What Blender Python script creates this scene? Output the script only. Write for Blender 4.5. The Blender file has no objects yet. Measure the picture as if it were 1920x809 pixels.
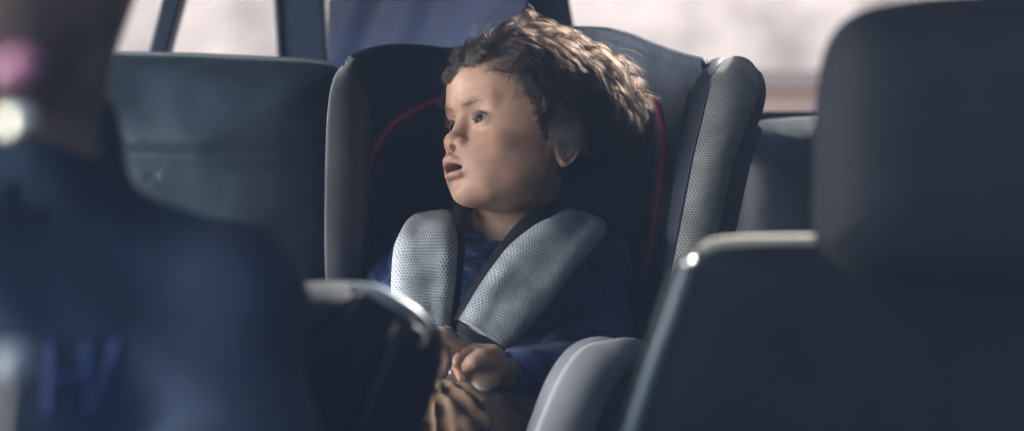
import bpy, bmesh, math, random
import numpy as np
from mathutils import Vector, Matrix

random.seed(7)
RNG = np.random.default_rng(11)
scene = bpy.context.scene
col = scene.collection
FPX, CX, CY, CZ = 3400.0, 960.0, 404.5, 1.25
R = math.radians


def P(px, py, Y):
    """photo pixel (1920 wide) at real distance Y -> world point"""
    return Vector(((px - CX) / FPX * Y, Y, CZ - (py - CY) / FPX * Y))


# ------------------------------------------------------------------ naming
def tag(o, label=None, cat=None, group=None, kind=None):
    if label: o['label'] = label
    if cat: o['category'] = cat
    if group: o['group'] = group
    if kind: o['kind'] = kind
    return o


def empty(name, loc, label, cat, group=None):
    o = bpy.data.objects.new(name, None)
    col.objects.link(o)
    o.location = loc
    o.empty_display_size = 0.05
    return tag(o, label, cat, group)


def link(name, me, mat, parent=None, smooth=True):
    o = bpy.data.objects.new(name, me)
    col.objects.link(o)
    if mat is not None:
        me.materials.append(mat)
    if smooth and isinstance(me, bpy.types.Mesh):
        me.shade_smooth()
    if parent is not None:
        o.parent = parent
        o.matrix_parent_inverse = Matrix.Translation(parent.location).inverted() if parent.type == 'EMPTY' else Matrix.Identity(4)
    return o


def mesh_np(name, V, F):
    me = bpy.data.meshes.new(name)
    me.from_pydata([tuple(v) for v in V], [], [tuple(f) for f in F])
    me.update()
    return me


def mesh_quads(name, V, Q):
    V = np.asarray(V, np.float32); Q = np.asarray(Q, np.int32)
    me = bpy.data.meshes.new(name)
    me.vertices.add(len(V)); me.vertices.foreach_set('co', V.ravel())
    me.loops.add(Q.size); me.loops.foreach_set('vertex_index', Q.ravel())
    me.polygons.add(len(Q)); me.polygons.foreach_set('loop_start', np.arange(0, Q.size, 4, dtype=np.int32))
    me.update(calc_edges=True); me.validate()
    return me


# ------------------------------------------------------------------ materials
class NT:
    def __init__(self, name):
        self.m = bpy.data.materials.new(name); self.m.use_nodes = True
        self.t = self.m.node_tree; self.t.nodes.clear()
        self.out = self.n('ShaderNodeOutputMaterial')

    def n(self, typ, **kw):
        nd = self.t.nodes.new(typ)
        for k, v in kw.items():
            if k.startswith('i_'):
                nd.inputs[k[2:].replace('_', ' ')].default_value = v
            else:
                setattr(nd, k, v)
        return nd

    def l(self, a, ai, b, bi):
        self.t.links.new(a.outputs[ai], b.inputs[bi])


def c4(c): return (c[0], c[1], c[2], 1.0)


def fabric(name, c, rough=0.8, var=0.25, vscale=25, bump=0.15, bscale=900, bdist=0.0006, sheen=0.0, spec=0.3,
           wave=None, big=0.0, coat=0.0):
    t = NT(name); b = t.n('ShaderNodeBsdfPrincipled')
    t.l(b, 0, t.out, 0)
    tc = t.n('ShaderNodeTexCoord')
    nz = t.n('ShaderNodeTexNoise'); nz.inputs['Scale'].default_value = vscale; nz.inputs['Detail'].default_value = 6
    t.l(tc, 'Object', nz, 'Vector')
    cr = t.n('ShaderNodeValToRGB')
    lo = [max(0, x * (1 - var)) for x in c]; hi = [min(1, x * (1 + var)) for x in c]
    cr.color_ramp.elements[0].position = 0.3; cr.color_ramp.elements[1].position = 0.7
    cr.color_ramp.elements[0].color = c4(lo); cr.color_ramp.elements[1].color = c4(hi)
    t.l(nz, 'Fac', cr, 'Fac'); t.l(cr, 0, b, 'Base Color')
    b.inputs['Roughness'].default_value = rough
    b.inputs['Specular IOR Level'].default_value = spec
    if sheen:
        b.inputs['Sheen Weight'].default_value = sheen; b.inputs['Sheen Roughness'].default_value = 0.4
    if coat:
        b.inputs['Coat Weight'].default_value = coat; b.inputs['Coat Roughness'].default_value = 0.25
    bn = t.n('ShaderNodeTexNoise'); bn.inputs['Scale'].default_value = bscale; bn.inputs['Detail'].default_value = 3
    t.l(tc, 'Object', bn, 'Vector')
    bp = t.n('ShaderNodeBump'); bp.inputs['Strength'].default_value = bump; bp.inputs['Distance'].default_value = bdist
    if wave:
        axis, sc, amt = wave
        wv = t.n('ShaderNodeTexWave', bands_direction=axis); wv.inputs['Scale'].default_value = sc
        wv.inputs['Distortion'].default_value = 0.3
        t.l(tc, 'Object', wv, 'Vector')
        ad = t.n('ShaderNodeMath', operation='MULTIPLY_ADD'); ad.inputs[1].default_value = amt
        t.l(wv, 'Fac', ad, 0); t.l(bn, 'Fac', ad, 2); t.l(ad, 0, bp, 'Height')
    else:
        t.l(bn, 'Fac', bp, 'Height')
    last = bp
    if big:
        b2 = t.n('ShaderNodeBump'); b2.inputs['Strength'].default_value = 1.0; b2.inputs['Distance'].default_value = big
        n2 = t.n('ShaderNodeTexNoise'); n2.inputs['Scale'].default_value = 14; n2.inputs['Detail'].default_value = 2
        t.l(tc, 'Object', n2, 'Vector'); t.l(n2, 'Fac', b2, 'Height'); t.l(bp, 0, b2, 'Normal'); last = b2
    t.l(last, 0, b, 'Normal')
    return t.m


def air_mesh(name, light, dark, cw=0.0025, ch=0.0031, bd=0.0012, rough=0.75):
    """3D spacer-mesh cloth: staggered small holes, laid out in UV metres"""
    t = NT(name); b = t.n('ShaderNodeBsdfPrincipled'); t.l(b, 0, t.out, 0)
    uv = t.n('ShaderNodeTexCoord')
    mp = t.n('ShaderNodeMapping'); mp.inputs['Rotation'].default_value = (0, 0, R(90))
    t.l(uv, 'UV', mp, 'Vector')
    # slight wobble so the cloth grid is not ruler-straight
    nz = t.n('ShaderNodeTexNoise'); nz.inputs['Scale'].default_value = 45; t.l(uv, 'UV', nz, 'Vector')
    mx = t.n('ShaderNodeVectorMath', operation='MULTIPLY_ADD'); mx.inputs[1].default_value = (0.004, 0.004, 0)
    t.l(nz, 'Color', mx, 0); t.l(mp, 0, mx, 2)
    acc = None
    for an in (0, 60, 120):
        kk = 2 * math.pi / (cw * 0.866)
        dt = t.n('ShaderNodeVectorMath', operation='DOT_PRODUCT'); dt.inputs[1].default_value = (kk * math.cos(R(an)) * cw / ch, kk * math.sin(R(an)), 0)
        t.l(mx, 0, dt, 0); cs_ = t.n('ShaderNodeMath', operation='COSINE'); t.l(dt, 'Value', cs_, 0)
        if acc is None: acc = cs_
        else:
            ad = t.n('ShaderNodeMath', operation='ADD'); t.l(acc, 0, ad, 0); t.l(cs_, 0, ad, 1); acc = ad
    br = t.n('ShaderNodeMapRange', interpolation_type='SMOOTHSTEP'); br.inputs['From Min'].default_value = -0.6; br.inputs['From Max'].default_value = 1.2
    t.l(acc, 0, br, 'Value')
    bc = t.n('ShaderNodeMix', data_type='RGBA'); bc.inputs[6].default_value = c4(light); bc.inputs[7].default_value = c4(dark); t.l(br, 0, bc, 0)
    n2 = t.n('ShaderNodeTexNoise'); n2.inputs['Scale'].default_value = 30; n2.inputs['Detail'].default_value = 6; t.l(uv, 'UV', n2, 'Vector')
    cr = t.n('ShaderNodeValToRGB'); cr.color_ramp.elements[0].color = (0.62, 0.62, 0.64, 1); cr.color_ramp.elements[1].color = (1, 1, 1, 1)
    cr.color_ramp.elements[0].position = 0.33; cr.color_ramp.elements[1].position = 0.62
    t.l(n2, 'Fac', cr, 0)
    mm = t.n('ShaderNodeMix', data_type='RGBA', blend_type='MULTIPLY'); mm.inputs[0].default_value = 1
    t.l(bc, 2, mm, 6); t.l(cr, 0, mm, 7); t.l(mm, 2, b, 'Base Color')
    b.inputs['Roughness'].default_value = rough; b.inputs['Sheen Weight'].default_value = 0.15
    bp = t.n('ShaderNodeBump'); bp.inputs['Strength'].default_value = 0.7; bp.inputs['Distance'].default_value = bd
    bp.invert = True; t.l(br, 0, bp, 'Height')
    b2 = t.n('ShaderNodeBump'); b2.inputs['Strength'].default_value = 0.8; b2.inputs['Distance'].default_value = 0.004
    n3 = t.n('ShaderNodeTexNoise'); n3.inputs['Scale'].default_value = 38; n3.inputs['Detail'].default_value = 2
    t.l(uv, 'UV', n3, 'Vector'); t.l(n3, 'Fac', b2, 'Height'); t.l(bp, 0, b2, 'Normal'); t.l(b2, 0, b, 'Normal')
    return t.m


def plain(name, c, rough=0.5, metal=0.0, spec=0.5, coat=0.0):
    t = NT(name); b = t.n('ShaderNodeBsdfPrincipled'); t.l(b, 0, t.out, 0)
    tc = t.n('ShaderNodeTexCoord'); nz = t.n('ShaderNodeTexNoise'); nz.inputs['Scale'].default_value = 18; nz.inputs['Detail'].default_value = 5
    t.l(tc, 'Object', nz, 'Vector')
    cr = t.n('ShaderNodeValToRGB')
    cr.color_ramp.elements[0].color = c4([x * 0.85 for x in c]); cr.color_ramp.elements[1].color = c4([min(1, x * 1.12) for x in c])
    t.l(nz, 'Fac', cr, 0); t.l(cr, 0, b, 'Base Color')
    b.inputs['Roughness'].default_value = rough; b.inputs['Metallic'].default_value = metal
    b.inputs['Specular IOR Level'].default_value = spec; b.inputs['Coat Weight'].default_value = coat
    return t.m


def glass(name, tint, refl, rough=0.0):
    t = NT(name)
    tr = t.n('ShaderNodeBsdfTransparent'); tr.inputs[0].default_value = c4(tint)
    gl = t.n('ShaderNodeBsdfGlossy'); gl.inputs['Roughness'].default_value = rough
    mx = t.n('ShaderNodeMixShader'); mx.inputs[0].default_value = refl
    t.l(tr, 0, mx, 1); t.l(gl, 0, mx, 2); t.l(mx, 0, t.out, 0)
    return t.m


def skin_mat(name):
    t = NT(name); b = t.n('ShaderNodeBsdfPrincipled'); t.l(b, 0, t.out, 0)
    at = t.n('ShaderNodeAttribute', attribute_name='tone')
    tc = t.n('ShaderNodeTexCoord')
    nz = t.n('ShaderNodeTexNoise'); nz.inputs['Scale'].default_value = 60; nz.inputs['Detail'].default_value = 6
    t.l(tc, 'Object', nz, 'Vector')
    cr = t.n('ShaderNodeValToRGB'); cr.color_ramp.elements[0].color = (0.80, 0.76, 0.75, 1); cr.color_ramp.elements[1].color = (1, 1, 1, 1)
    cr.color_ramp.elements[0].position = 0.3; cr.color_ramp.elements[1].position = 0.65
    t.l(nz, 'Fac', cr, 0)
    mm = t.n('ShaderNodeMix', data_type='RGBA', blend_type='MULTIPLY'); mm.inputs[0].default_value = 1
    t.l(at, 'Color', mm, 6); t.l(cr, 0, mm, 7); t.l(mm, 2, b, 'Base Color')
    b.inputs['Roughness'].default_value = 0.48
    b.inputs['Specular IOR Level'].default_value = 0.4
    b.inputs['Subsurface Weight'].default_value = 0.25
    b.inputs['Subsurface Radius'].default_value = (0.006, 0.0025, 0.0015)
    b.inputs['Subsurface Scale'].default_value = 0.6
    bn = t.n('ShaderNodeTexNoise'); bn.inputs['Scale'].default_value = 1100; t.l(tc, 'Object', bn, 'Vector')
    bp = t.n('ShaderNodeBump'); bp.inputs['Strength'].default_value = 0.12; bp.inputs['Distance'].default_value = 0.0004
    t.l(bn, 'Fac', bp, 'Height'); t.l(bp, 0, b, 'Normal')
    return t.m


def hair_mat(name, melanin, redness, rough=0.35, radial=0.35, coat=0.0, colr=None):
    t = NT(name); h = t.n('ShaderNodeBsdfHairPrincipled')
    h.model = 'CHIANG'; h.parametrization = 'MELANIN' if colr is None else 'COLOR'
    if colr: h.inputs['Color'].default_value = c4(colr)
    else:
        h.inputs['Melanin'].default_value = melanin; h.inputs['Melanin Redness'].default_value = redness
        h.inputs['Random Color'].default_value = 0.5
    h.inputs['Roughness'].default_value = rough; h.inputs['Radial Roughness'].default_value = radial
    h.inputs['Random Roughness'].default_value = 0.2
    t.l(h, 0, t.out, 0)
    return t.m


M = {}
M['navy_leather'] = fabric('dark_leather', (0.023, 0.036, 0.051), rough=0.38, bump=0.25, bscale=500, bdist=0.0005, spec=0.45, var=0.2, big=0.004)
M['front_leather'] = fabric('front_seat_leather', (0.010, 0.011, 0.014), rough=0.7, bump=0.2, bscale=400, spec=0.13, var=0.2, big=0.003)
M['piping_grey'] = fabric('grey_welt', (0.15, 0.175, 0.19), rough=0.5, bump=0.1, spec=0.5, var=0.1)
M['top_light_cream'] = fabric('sunlit_top_cream', (0.62, 0.54, 0.42), rough=0.5, bump=0.1, var=0.1)  # cream colour standing in for sunlight on the seat's top edge
M['seat_navy'] = fabric('seat_navy_cloth', (0.052, 0.068, 0.098), rough=0.7, sheen=0.1, bump=0.3, bscale=1200)
M['seat_rib'] = fabric('seat_ribbed_cloth', (0.15, 0.17, 0.225), rough=0.6, sheen=0.2, bump=0.8, bdist=0.0012, wave=('X', 60.0, 0.35))
M['seat_dark'] = fabric('seat_dark_cloth', (0.045, 0.054, 0.074), rough=0.65, sheen=0.1, bump=0.3)
M['seat_grey'] = fabric('seat_grey_cloth', (0.30, 0.30, 0.33), rough=0.75, sheen=0.15, bump=0.35, bscale=1500, var=0.08)
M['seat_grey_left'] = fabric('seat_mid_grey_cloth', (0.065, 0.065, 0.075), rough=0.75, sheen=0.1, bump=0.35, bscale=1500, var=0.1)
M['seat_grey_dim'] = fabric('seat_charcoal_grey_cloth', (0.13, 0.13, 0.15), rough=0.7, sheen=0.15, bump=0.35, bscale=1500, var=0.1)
M['red_pipe'] = fabric('red_welt', (0.90, 0.11, 0.23), rough=0.5, bump=0.5, bscale=1500, var=0.12)
M['air_light'] = air_mesh('grey_air_mesh', (0.50, 0.53, 0.58), (0.22, 0.24, 0.275))
M['air_mid'] = air_mesh('charcoal_air_mesh', (0.42, 0.41, 0.41), (0.15, 0.148, 0.15), bd=0.0008)
M['strap'] = fabric('black_webbing', (0.012, 0.013, 0.018), rough=0.6, bump=0.4, bscale=1500)
M['sweater'] = fabric('navy_knit', (0.028, 0.048, 0.155), rough=0.9, sheen=0.25, bump=0.7, bscale=1400, bdist=0.0012, var=0.3, vscale=60)
M['trousers'] = fabric('brown_cotton', (0.145, 0.084, 0.047), rough=0.85, sheen=0.15, bump=0.5, bscale=1800, var=0.2)
M['plush'] = fabric('brown_plush', (0.21, 0.12, 0.085), rough=0.95, sheen=0.6, bump=1.0, bscale=900, bdist=0.002, var=0.3, vscale=50)
M['plush_pad'] = fabric('tan_plush', (0.25, 0.155, 0.105), rough=0.95, sheen=0.5, bump=1.0, bscale=900, bdist=0.002, var=0.15)
M['driver_sweat'] = fabric('dark_blue_sweatshirt', (0.022, 0.035, 0.064), rough=0.9, sheen=0.03, bump=0.3, var=0.2, big=0.004)
M['print'] = fabric('blue_print', (0.04, 0.055, 0.155), rough=0.6, bump=0.1)
M['skin'] = skin_mat('child_skin')
M['hair'] = hair_mat('child_hair', 0.88, 0.05, rough=0.28, radial=0.4, colr=(0.0070, 0.0039, 0.0024))
M['lash'] = hair_mat('lash_hair', 0.95, 0.3, colr=(0.005, 0.004, 0.004))
M['body_paint'] = plain('car_trim_dark', (0.03, 0.055, 0.10), rough=0.4)
M['headliner'] = fabric('headliner', (0.07, 0.07, 0.075), rough=0.9, bump=0.2)
M['plastic'] = plain('dark_plastic', (0.022, 0.023, 0.027), rough=0.5)
M['rubber'] = plain('wiper_rubber', (0.012, 0.012, 0.014), rough=0.6)
M['chrome'] = plain('satin_metal', (0.75, 0.73, 0.68), rough=0.2, metal=1.0)
M['curtain'] = fabric('blue_grey_drape', (0.17, 0.185, 0.235), rough=0.8, sheen=0.2, bump=0.3, var=0.15)
def add_translucency(m, c, f):
    t = m.node_tree; out = [n for n in t.nodes if n.type == 'OUTPUT_MATERIAL'][0]; b = [n for n in t.nodes if n.type == 'BSDF_PRINCIPLED'][0]
    tr = t.nodes.new('ShaderNodeBsdfTranslucent'); tr.inputs[0].default_value = c4(c); mx = t.nodes.new('ShaderNodeMixShader'); mx.inputs[0].default_value = f
    t.links.new(b.outputs[0], mx.inputs[1]); t.links.new(tr.outputs[0], mx.inputs[2]); t.links.new(mx.outputs[0], out.inputs[0])
add_translucency(M['curtain'], (0.50, 0.56, 0.75), 0.75)


# ------------------------------------------------------------------ SDF kit
def smin(a, b, k):
    h = np.maximum(k - np.abs(a - b), 0.0) / k
    return np.minimum(a, b) - h * h * k * 0.25


def smax(a, b, k): return -smin(-a, -b, k)


class Field:
    def __init__(s, xs, ys, zs):
        s.ax = [np.asarray(a, np.float32) for a in (xs, ys, zs)]
        s.F = np.full([len(a) for a in s.ax], 1.0, np.float32)

    def _box(s, lo, hi):
        sl = []
        for a, l, h in zip(s.ax, lo, hi):
            i = int(np.searchsorted(a, l)); j = int(np.searchsorted(a, h))
            sl.append(slice(max(0, i - 1), min(len(a), j + 1)))
        return tuple(sl)

    def _xyz(s, sl):
        return (s.ax[0][sl[0]][:, None, None], s.ax[1][sl[1]][None, :, None], s.ax[2][sl[2]][None, None, :])

    def apply(s, lo, hi, fn, op, k):
        sl = s._box(lo, hi)
        if any(q.stop <= q.start for q in sl): return
        d = fn(*s._xyz(sl)).astype(np.float32)
        f = s.F[sl]
        if op == 'u': s.F[sl] = smin(f, d, k)
        elif op == 's': s.F[sl] = smax(f, -d, k)
        elif op == 'add': s.F[sl] = f + d

    def ell(s, c, r, op='u', k=0.01, rot=None, pad=None):
        c = np.array(c, float); r = np.array(r, float)
        m = max(r); p = m * 0.5 + k + 0.01 if pad is None else pad
        Rm = None if rot is None else np.array(rot)

        def fn(x, y, z):
            x = x - c[0]; y = y - c[1]; z = z - c[2]
            if Rm is not None:
                x, y, z = (Rm[0, 0] * x + Rm[1, 0] * y + Rm[2, 0] * z,
                           Rm[0, 1] * x + Rm[1, 1] * y + Rm[2, 1] * z,
                           Rm[0, 2] * x + Rm[1, 2] * y + Rm[2, 2] * z)
            k0 = np.sqrt((x / r[0]) ** 2 + (y / r[1]) ** 2 + (z / r[2]) ** 2)
            k1 = np.sqrt((x / r[0] ** 2) ** 2 + (y / r[1] ** 2) ** 2 + (z / r[2] ** 2) ** 2) + 1e-9
            return k0 * (k0 - 1.0) / k1
        e = (m if Rm is not None else r) + p
        s.apply(c - e, c + e, fn, op, k)

    def cap(s, a, b, ra, rb, op='u', k=0.01, pad=None):
        a = np.array(a, float); b = np.array(b, float); ba = b - a; L = float(ba @ ba) + 1e-12
        m = max(ra, rb); p = m * 0.6 + k + 0.01 if pad is None else pad

        def fn(x, y, z):
            px, py, pz = x - a[0], y - a[1], z - a[2]
            h = np.clip((px * ba[0] + py * ba[1] + pz * ba[2]) / L, 0, 1)
            return np.sqrt((px - ba[0] * h) ** 2 + (py - ba[1] * h) ** 2 + (pz - ba[2] * h) ** 2) - (ra + (rb - ra) * h)
        s.apply(np.minimum(a, b) - m - p, np.maximum(a, b) + m + p, fn, op, k)

    def chain(s, pts, rs, op='u', k=0.01):
        for i in range(len(pts) - 1):
            s.cap(pts[i], pts[i + 1], rs[i], rs[i + 1], op, k)

    def nets(s):
        F = s.F; xs, ys, zs = s.ax
        S = F < 0
        nx, ny, nz = F.shape
        cnt = np.zeros((nx - 1, ny - 1, nz - 1), np.uint8)
        for i in (0, 1):
            for j in (0, 1):
                for k in (0, 1):
                    cnt += S[i:nx - 1 + i, j:ny - 1 + j, k:nz - 1 + k]
        act = (cnt > 0) & (cnt < 8)
        I, J, K = np.nonzero(act)
        idx = np.full(act.shape, -1, np.int32); idx[I, J, K] = np.arange(len(I))
        acc = np.zeros((len(I), 3)); n = np.zeros(len(I))
        corners = [(i, j, k) for i in (0, 1) for j in (0, 1) for k in (0, 1)]
        for a in corners:
            for ax in range(3):
                if a[ax] == 1: continue
                b = list(a); b[ax] = 1
                fa = F[I + a[0], J + a[1], K + a[2]]; fb = F[I + b[0], J + b[1], K + b[2]]
                m = (fa < 0) != (fb < 0)
                t = np.where(m, fa / np.where(m, fa - fb, 1), 0)
                pa = np.stack([xs[I + a[0]], ys[J + a[1]], zs[K + a[2]]], 1)
                pb = np.stack([xs[I + b[0]], ys[J + b[1]], zs[K + b[2]]], 1)
                acc += np.where(m[:, None], pa + (pb - pa) * t[:, None], 0); n += m
        V = acc / n[:, None]
        Q = []
        for ax in range(3):
            o1, o2 = [(1, 2), (2, 0), (0, 1)][ax]
            sa = [slice(None)] * 3; sb = [slice(None)] * 3
            sa[ax] = slice(0, -1); sb[ax] = slice(1, None)
            A = S[tuple(sa)]; B = S[tuple(sb)]
            E = A != B
            for o in (o1, o2):
                e = [slice(None)] * 3; e[o] = slice(0, 1); E[tuple(e)] = False
                e[o] = slice(-1, None); E[tuple(e)] = False
            i, j, k = np.nonzero(E)
            c = np.stack([i, j, k], 1)
            d1 = np.zeros(3, int); d1[o1] = 1; d2 = np.zeros(3, int); d2[o2] = 1
            g = lambda q: idx[q[:, 0], q[:, 1], q[:, 2]]
            q = np.stack([g(c - d1 - d2), g(c - d2), g(c), g(c - d1)], 1)
            fl = ~A[i, j, k]
            q[fl] = q[fl][:, ::-1]
            Q.append(q)
        return V, np.concatenate(Q)


def vnoise(x, y, z, seed=0):
    """cheap smooth 3D value noise in numpy"""
    r = np.random.default_rng(seed); T = r.random((16, 16, 16)).astype(np.float32)
    def fr(a):
        i = np.floor(a); f = a - i; return i.astype(int) & 15, f * f * (3 - 2 * f)
    x, y, z = np.broadcast_arrays(x, y, z)
    i, u = fr(x); j, v = fr(y); k, w = fr(z)
    i1, j1, k1 = (i + 1) & 15, (j + 1) & 15, (k + 1) & 15
    l = lambda a, b, t: a + (b - a) * t
    return l(l(l(T[i, j, k], T[i1, j, k], u), l(T[i, j1, k], T[i1, j1, k], u), v),
             l(l(T[i, j, k1], T[i1, j, k1], u), l(T[i, j1, k1], T[i1, j1, k1], u), v), w) - 0.5


def axis(lo, hi, step): return np.arange(lo, hi + step, step)


def mixed_axis(lo, flo, fhi, hi, fine, coarse):
    a = list(np.arange(flo, fhi, fine)); x = flo; s = fine; pre = []
    while x > lo:
        s = min(coarse, s * 1.25); x -= s; pre.append(x)
    x = a[-1]; s = fine; post = []
    while x < hi:
        s = min(coarse, s * 1.25); x += s; post.append(x)
    return np.array(pre[::-1] + a + post)


# ------------------------------------------------------------------ sweeps, tubes, puffed panels
def catmull(pts, n):
    pts = [Vector(p) for p in pts]; out = []
    m = len(pts) - 1
    for q in range(n + 1):
        u = q / n * m; i = min(int(u), m - 1); t = u - i
        p0, p1, p2, p3 = pts[max(0, i - 1)], pts[i], pts[i + 1], pts[min(m, i + 2)]
        out.append(0.5 * ((2 * p1) + (p2 - p0) * t + (2 * p0 - 5 * p1 + 4 * p2 - p3) * t * t + (3 * p1 - p0 - 3 * p2 + p3) * t ** 3))
    return out


def tube(name, pts, r, mat, parent=None, n=48, seg=12, flat=1.0, taper=None):
    c = catmull(pts, n)
    V = []; F = []
    up = Vector((0, 0, 1))
    prev = None
    for i, p in enumerate(c):
        t = (c[min(i + 1, n)] - c[max(i - 1, 0)]).normalized()
        if prev is None:
            a = t.cross(up if abs(t.z) < 0.9 else Vector((1, 0, 0))).normalized()
        else:
            a = (prev - t * prev.dot(t)).normalized()
        prev = a; b = t.cross(a)
        rr = r if taper is None else r * taper(i / n)
        for k in range(seg):
            an = 2 * math.pi * k / seg
            V.append(p + a * math.cos(an) * rr + b * math.sin(an) * rr * flat)
    for i in range(n):
        for k in range(seg):
            k2 = (k + 1) % seg
            F.append((i * seg + k, i * seg + k2, (i + 1) * seg + k2, (i + 1) * seg + k))
    F.append(tuple(range(seg))[::-1]); F.append(tuple(n * seg + k for k in range(seg)))
    return link(name, mesh_np(name, V, F), mat, parent)


def ribbon(name, left, right, mat, parent, n=40, m=18, h=0.012, p=3.0, thick=0.008, wrinkle=0.0, seed=3, normal=None):
    """puffed strip lofted between two 3D edge curves, UV in metres, solid"""
    L = catmull(left, n); Rr = catmull(right, n)
    V = []; F = []; U = []
    vl = 0.0
    for i in range(n + 1):
        if i: vl += ((L[i] + Rr[i]) * 0.5 - (L[i - 1] + Rr[i - 1]) * 0.5).length
        w = (Rr[i] - L[i]); wl = w.length
        t = ((L[min(i + 1, n)] + Rr[min(i + 1, n)]) - (L[max(i - 1, 0)] + Rr[max(i - 1, 0)])).normalized()
        nm = w.cross(t).normalized()
        if nm.y > 0 and normal is None: nm = -nm
        if normal is not None and nm.dot(normal) < 0: nm = -nm
        for j in range(m + 1):
            s = j / m
            pr = 1 - abs(2 * s - 1) ** p
            pos = L[i] + w * s + nm * (h * pr)
            if wrinkle:
                pos += nm * wrinkle * pr * float(vnoise(np.array(s * 3.0), np.array(vl * 38), np.array(0.3), seed)) + nm * (wrinkle * 0.45) * pr * float(vnoise(np.array(s * 1.6 + 3), np.array(vl * 120 + s * 2), np.array(0.7), seed + 1))
            V.append(pos); U.append((s * wl, vl))
    k = m + 1
    for i in range(n):
        for j in range(m):
            F.append((i * k + j, i * k + j + 1, (i + 1) * k + j + 1, (i + 1) * k + j))
    me = mesh_np(name, V, F)
    uvl = me.uv_layers.new(name='UVMap')
    for lp in me.loops: uvl.data[lp.index].uv = U[lp.vertex_index]
    o = link(name, me, mat, parent)
    if thick:
        md = o.modifiers.new('s', 'SOLIDIFY'); md.thickness = thick
        md.offset = 0
    return o


def puff(name, outline, base, mat, parent=None, h=0.04, back=0.08, rings=14, p=2.6, n=120, seam=None, noise=0.0):
    """upholstered cushion: closed outline (pixels) at distances base(px,py), bulging h towards the viewer, back metres deep"""
    o2 = [Vector((q[0], q[1], 0)) for q in outline]
    m = len(o2); oc = []
    for q in range(n):
        u = q / n * m; i = int(u); t = u - i
        p0, p1, p2, p3 = o2[(i - 1) % m], o2[i % m], o2[(i + 1) % m], o2[(i + 2) % m]
        oc.append(0.5 * ((2 * p1) + (p2 - p0) * t + (2 * p0 - 5 * p1 + 4 * p2 - p3) * t * t + (3 * p1 - p0 - 3 * p2 + p3) * t ** 3))
    cx = sum(q.x for q in oc) / n; cy = sum(q.y for q in oc) / n
    b = base if callable(base) else (lambda x, y: base)
    V = []; F = []
    rs = [math.sin(math.pi / 2 * (k / rings)) for k in range(1, rings + 1)]
    V.append(P(cx, cy, b(cx, cy) - h))
    for r in rs:
        for q in oc:
            x, y = cx + (q.x - cx) * r, cy + (q.y - cy) * r
            d = b(x, y) - h * (1 - r ** p) ** (1.0 / 1.6)
            if seam: d += seam(x, y)
            if noise: d += noise * float(vnoise(np.array(x / 90.), np.array(y / 90.), np.array(0.5), 5))
            V.append(P(x, y, d))
    off = Vector((0, 1, 0))
    last = 1 + (rings - 1) * n
    nb = 5
    for k in range(1, nb + 1):     # rounded edge going back
        a = k / nb
        for i, q in enumerate(oc):
            x, y = cx + (q.x - cx), cy + (q.y - cy)
            v = P(x, y, b(x, y))
            c = P(cx, cy, b(cx, cy))
            sc = 1.0 - 0.06 * max(0, a - 0.5) * 2
            w = Vector((c.x + (v.x - c.x) * sc, v.y + back * a, c.z + (v.z - c.z) * sc))
            V.append(w)
    for q in range(n): F.append((0, 1 + q, 1 + (q + 1) % n))
    tot = rings + nb
    for k in range(tot - 1):
        for q in range(n):
            a = 1 + k * n; q2 = (q + 1) % n
            F.append((a + q, a + n + q, a + n + q2, a + q2))
    a = 1 + (tot - 1) * n
    F.append(tuple(a + q for q in range(n)))
    me = mesh_np(name, V, F)
    bm = bmesh.new(); bm.from_mesh(me); bmesh.ops.recalc_face_normals(bm, faces=bm.faces); bm.to_mesh(me); bm.free()
    return link(name, me, mat, parent)


def box(name, lo, hi, mat, parent=None, bevel=0.0):
    bm = bmesh.new(); bmesh.ops.create_cube(bm, size=1.0)
    for v in bm.verts:
        v.co = Vector([lo[i] + (v.co[i] + 0.5) * (hi[i] - lo[i]) for i in range(3)])
    if bevel:
        bmesh.ops.bevel(bm, geom=bm.edges[:], offset=bevel, segments=3, affect='EDGES', profile=0.5)
    me = bpy.data.meshes.new(name); bm.to_mesh(me); bm.free()
    return link(name, me, mat, parent, smooth=False)


def prism(name, quad, depth, mat, parent=None, bevel=0.006):
    """quad of world points extruded along +Y by depth"""
    bm = bmesh.new()
    vs = [bm.verts.new(q) for q in quad]
    f = bm.faces.new(vs)
    r = bmesh.ops.extrude_face_region(bm, geom=[f])
    for v in r['geom']:
        if isinstance(v, bmesh.types.BMVert): v.co.y += depth
    bmesh.ops.recalc_face_normals(bm, faces=bm.faces)
    if bevel: bmesh.ops.bevel(bm, geom=bm.edges[:], offset=bevel, segments=3, affect='EDGES', profile=0.5)
    me = bpy.data.meshes.new(name); bm.to_mesh(me); bm.free()
    return link(name, me, mat, parent, smooth=False)


def curves_obj(name, strands, radii, mat, parent):
    """strands: (S, n, 3) array -> hair curves"""
    S, n, _ = strands.shape
    hc = bpy.data.hair_curves.new(name)
    hc.add_curves([n] * S)
    hc.attributes['position'].data.foreach_set('vector', strands.astype(np.float32).ravel()) if 'position' in hc.attributes else None
    at = hc.attributes.get('radius') or hc.attributes.new('radius', 'FLOAT', 'POINT')
    at.data.foreach_set('value', radii.astype(np.float32).ravel())
    hc.materials.append(mat)
    o = bpy.data.objects.new(name, hc); col.objects.link(o)
    if parent is not None: o.parent = parent
    return o


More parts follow.
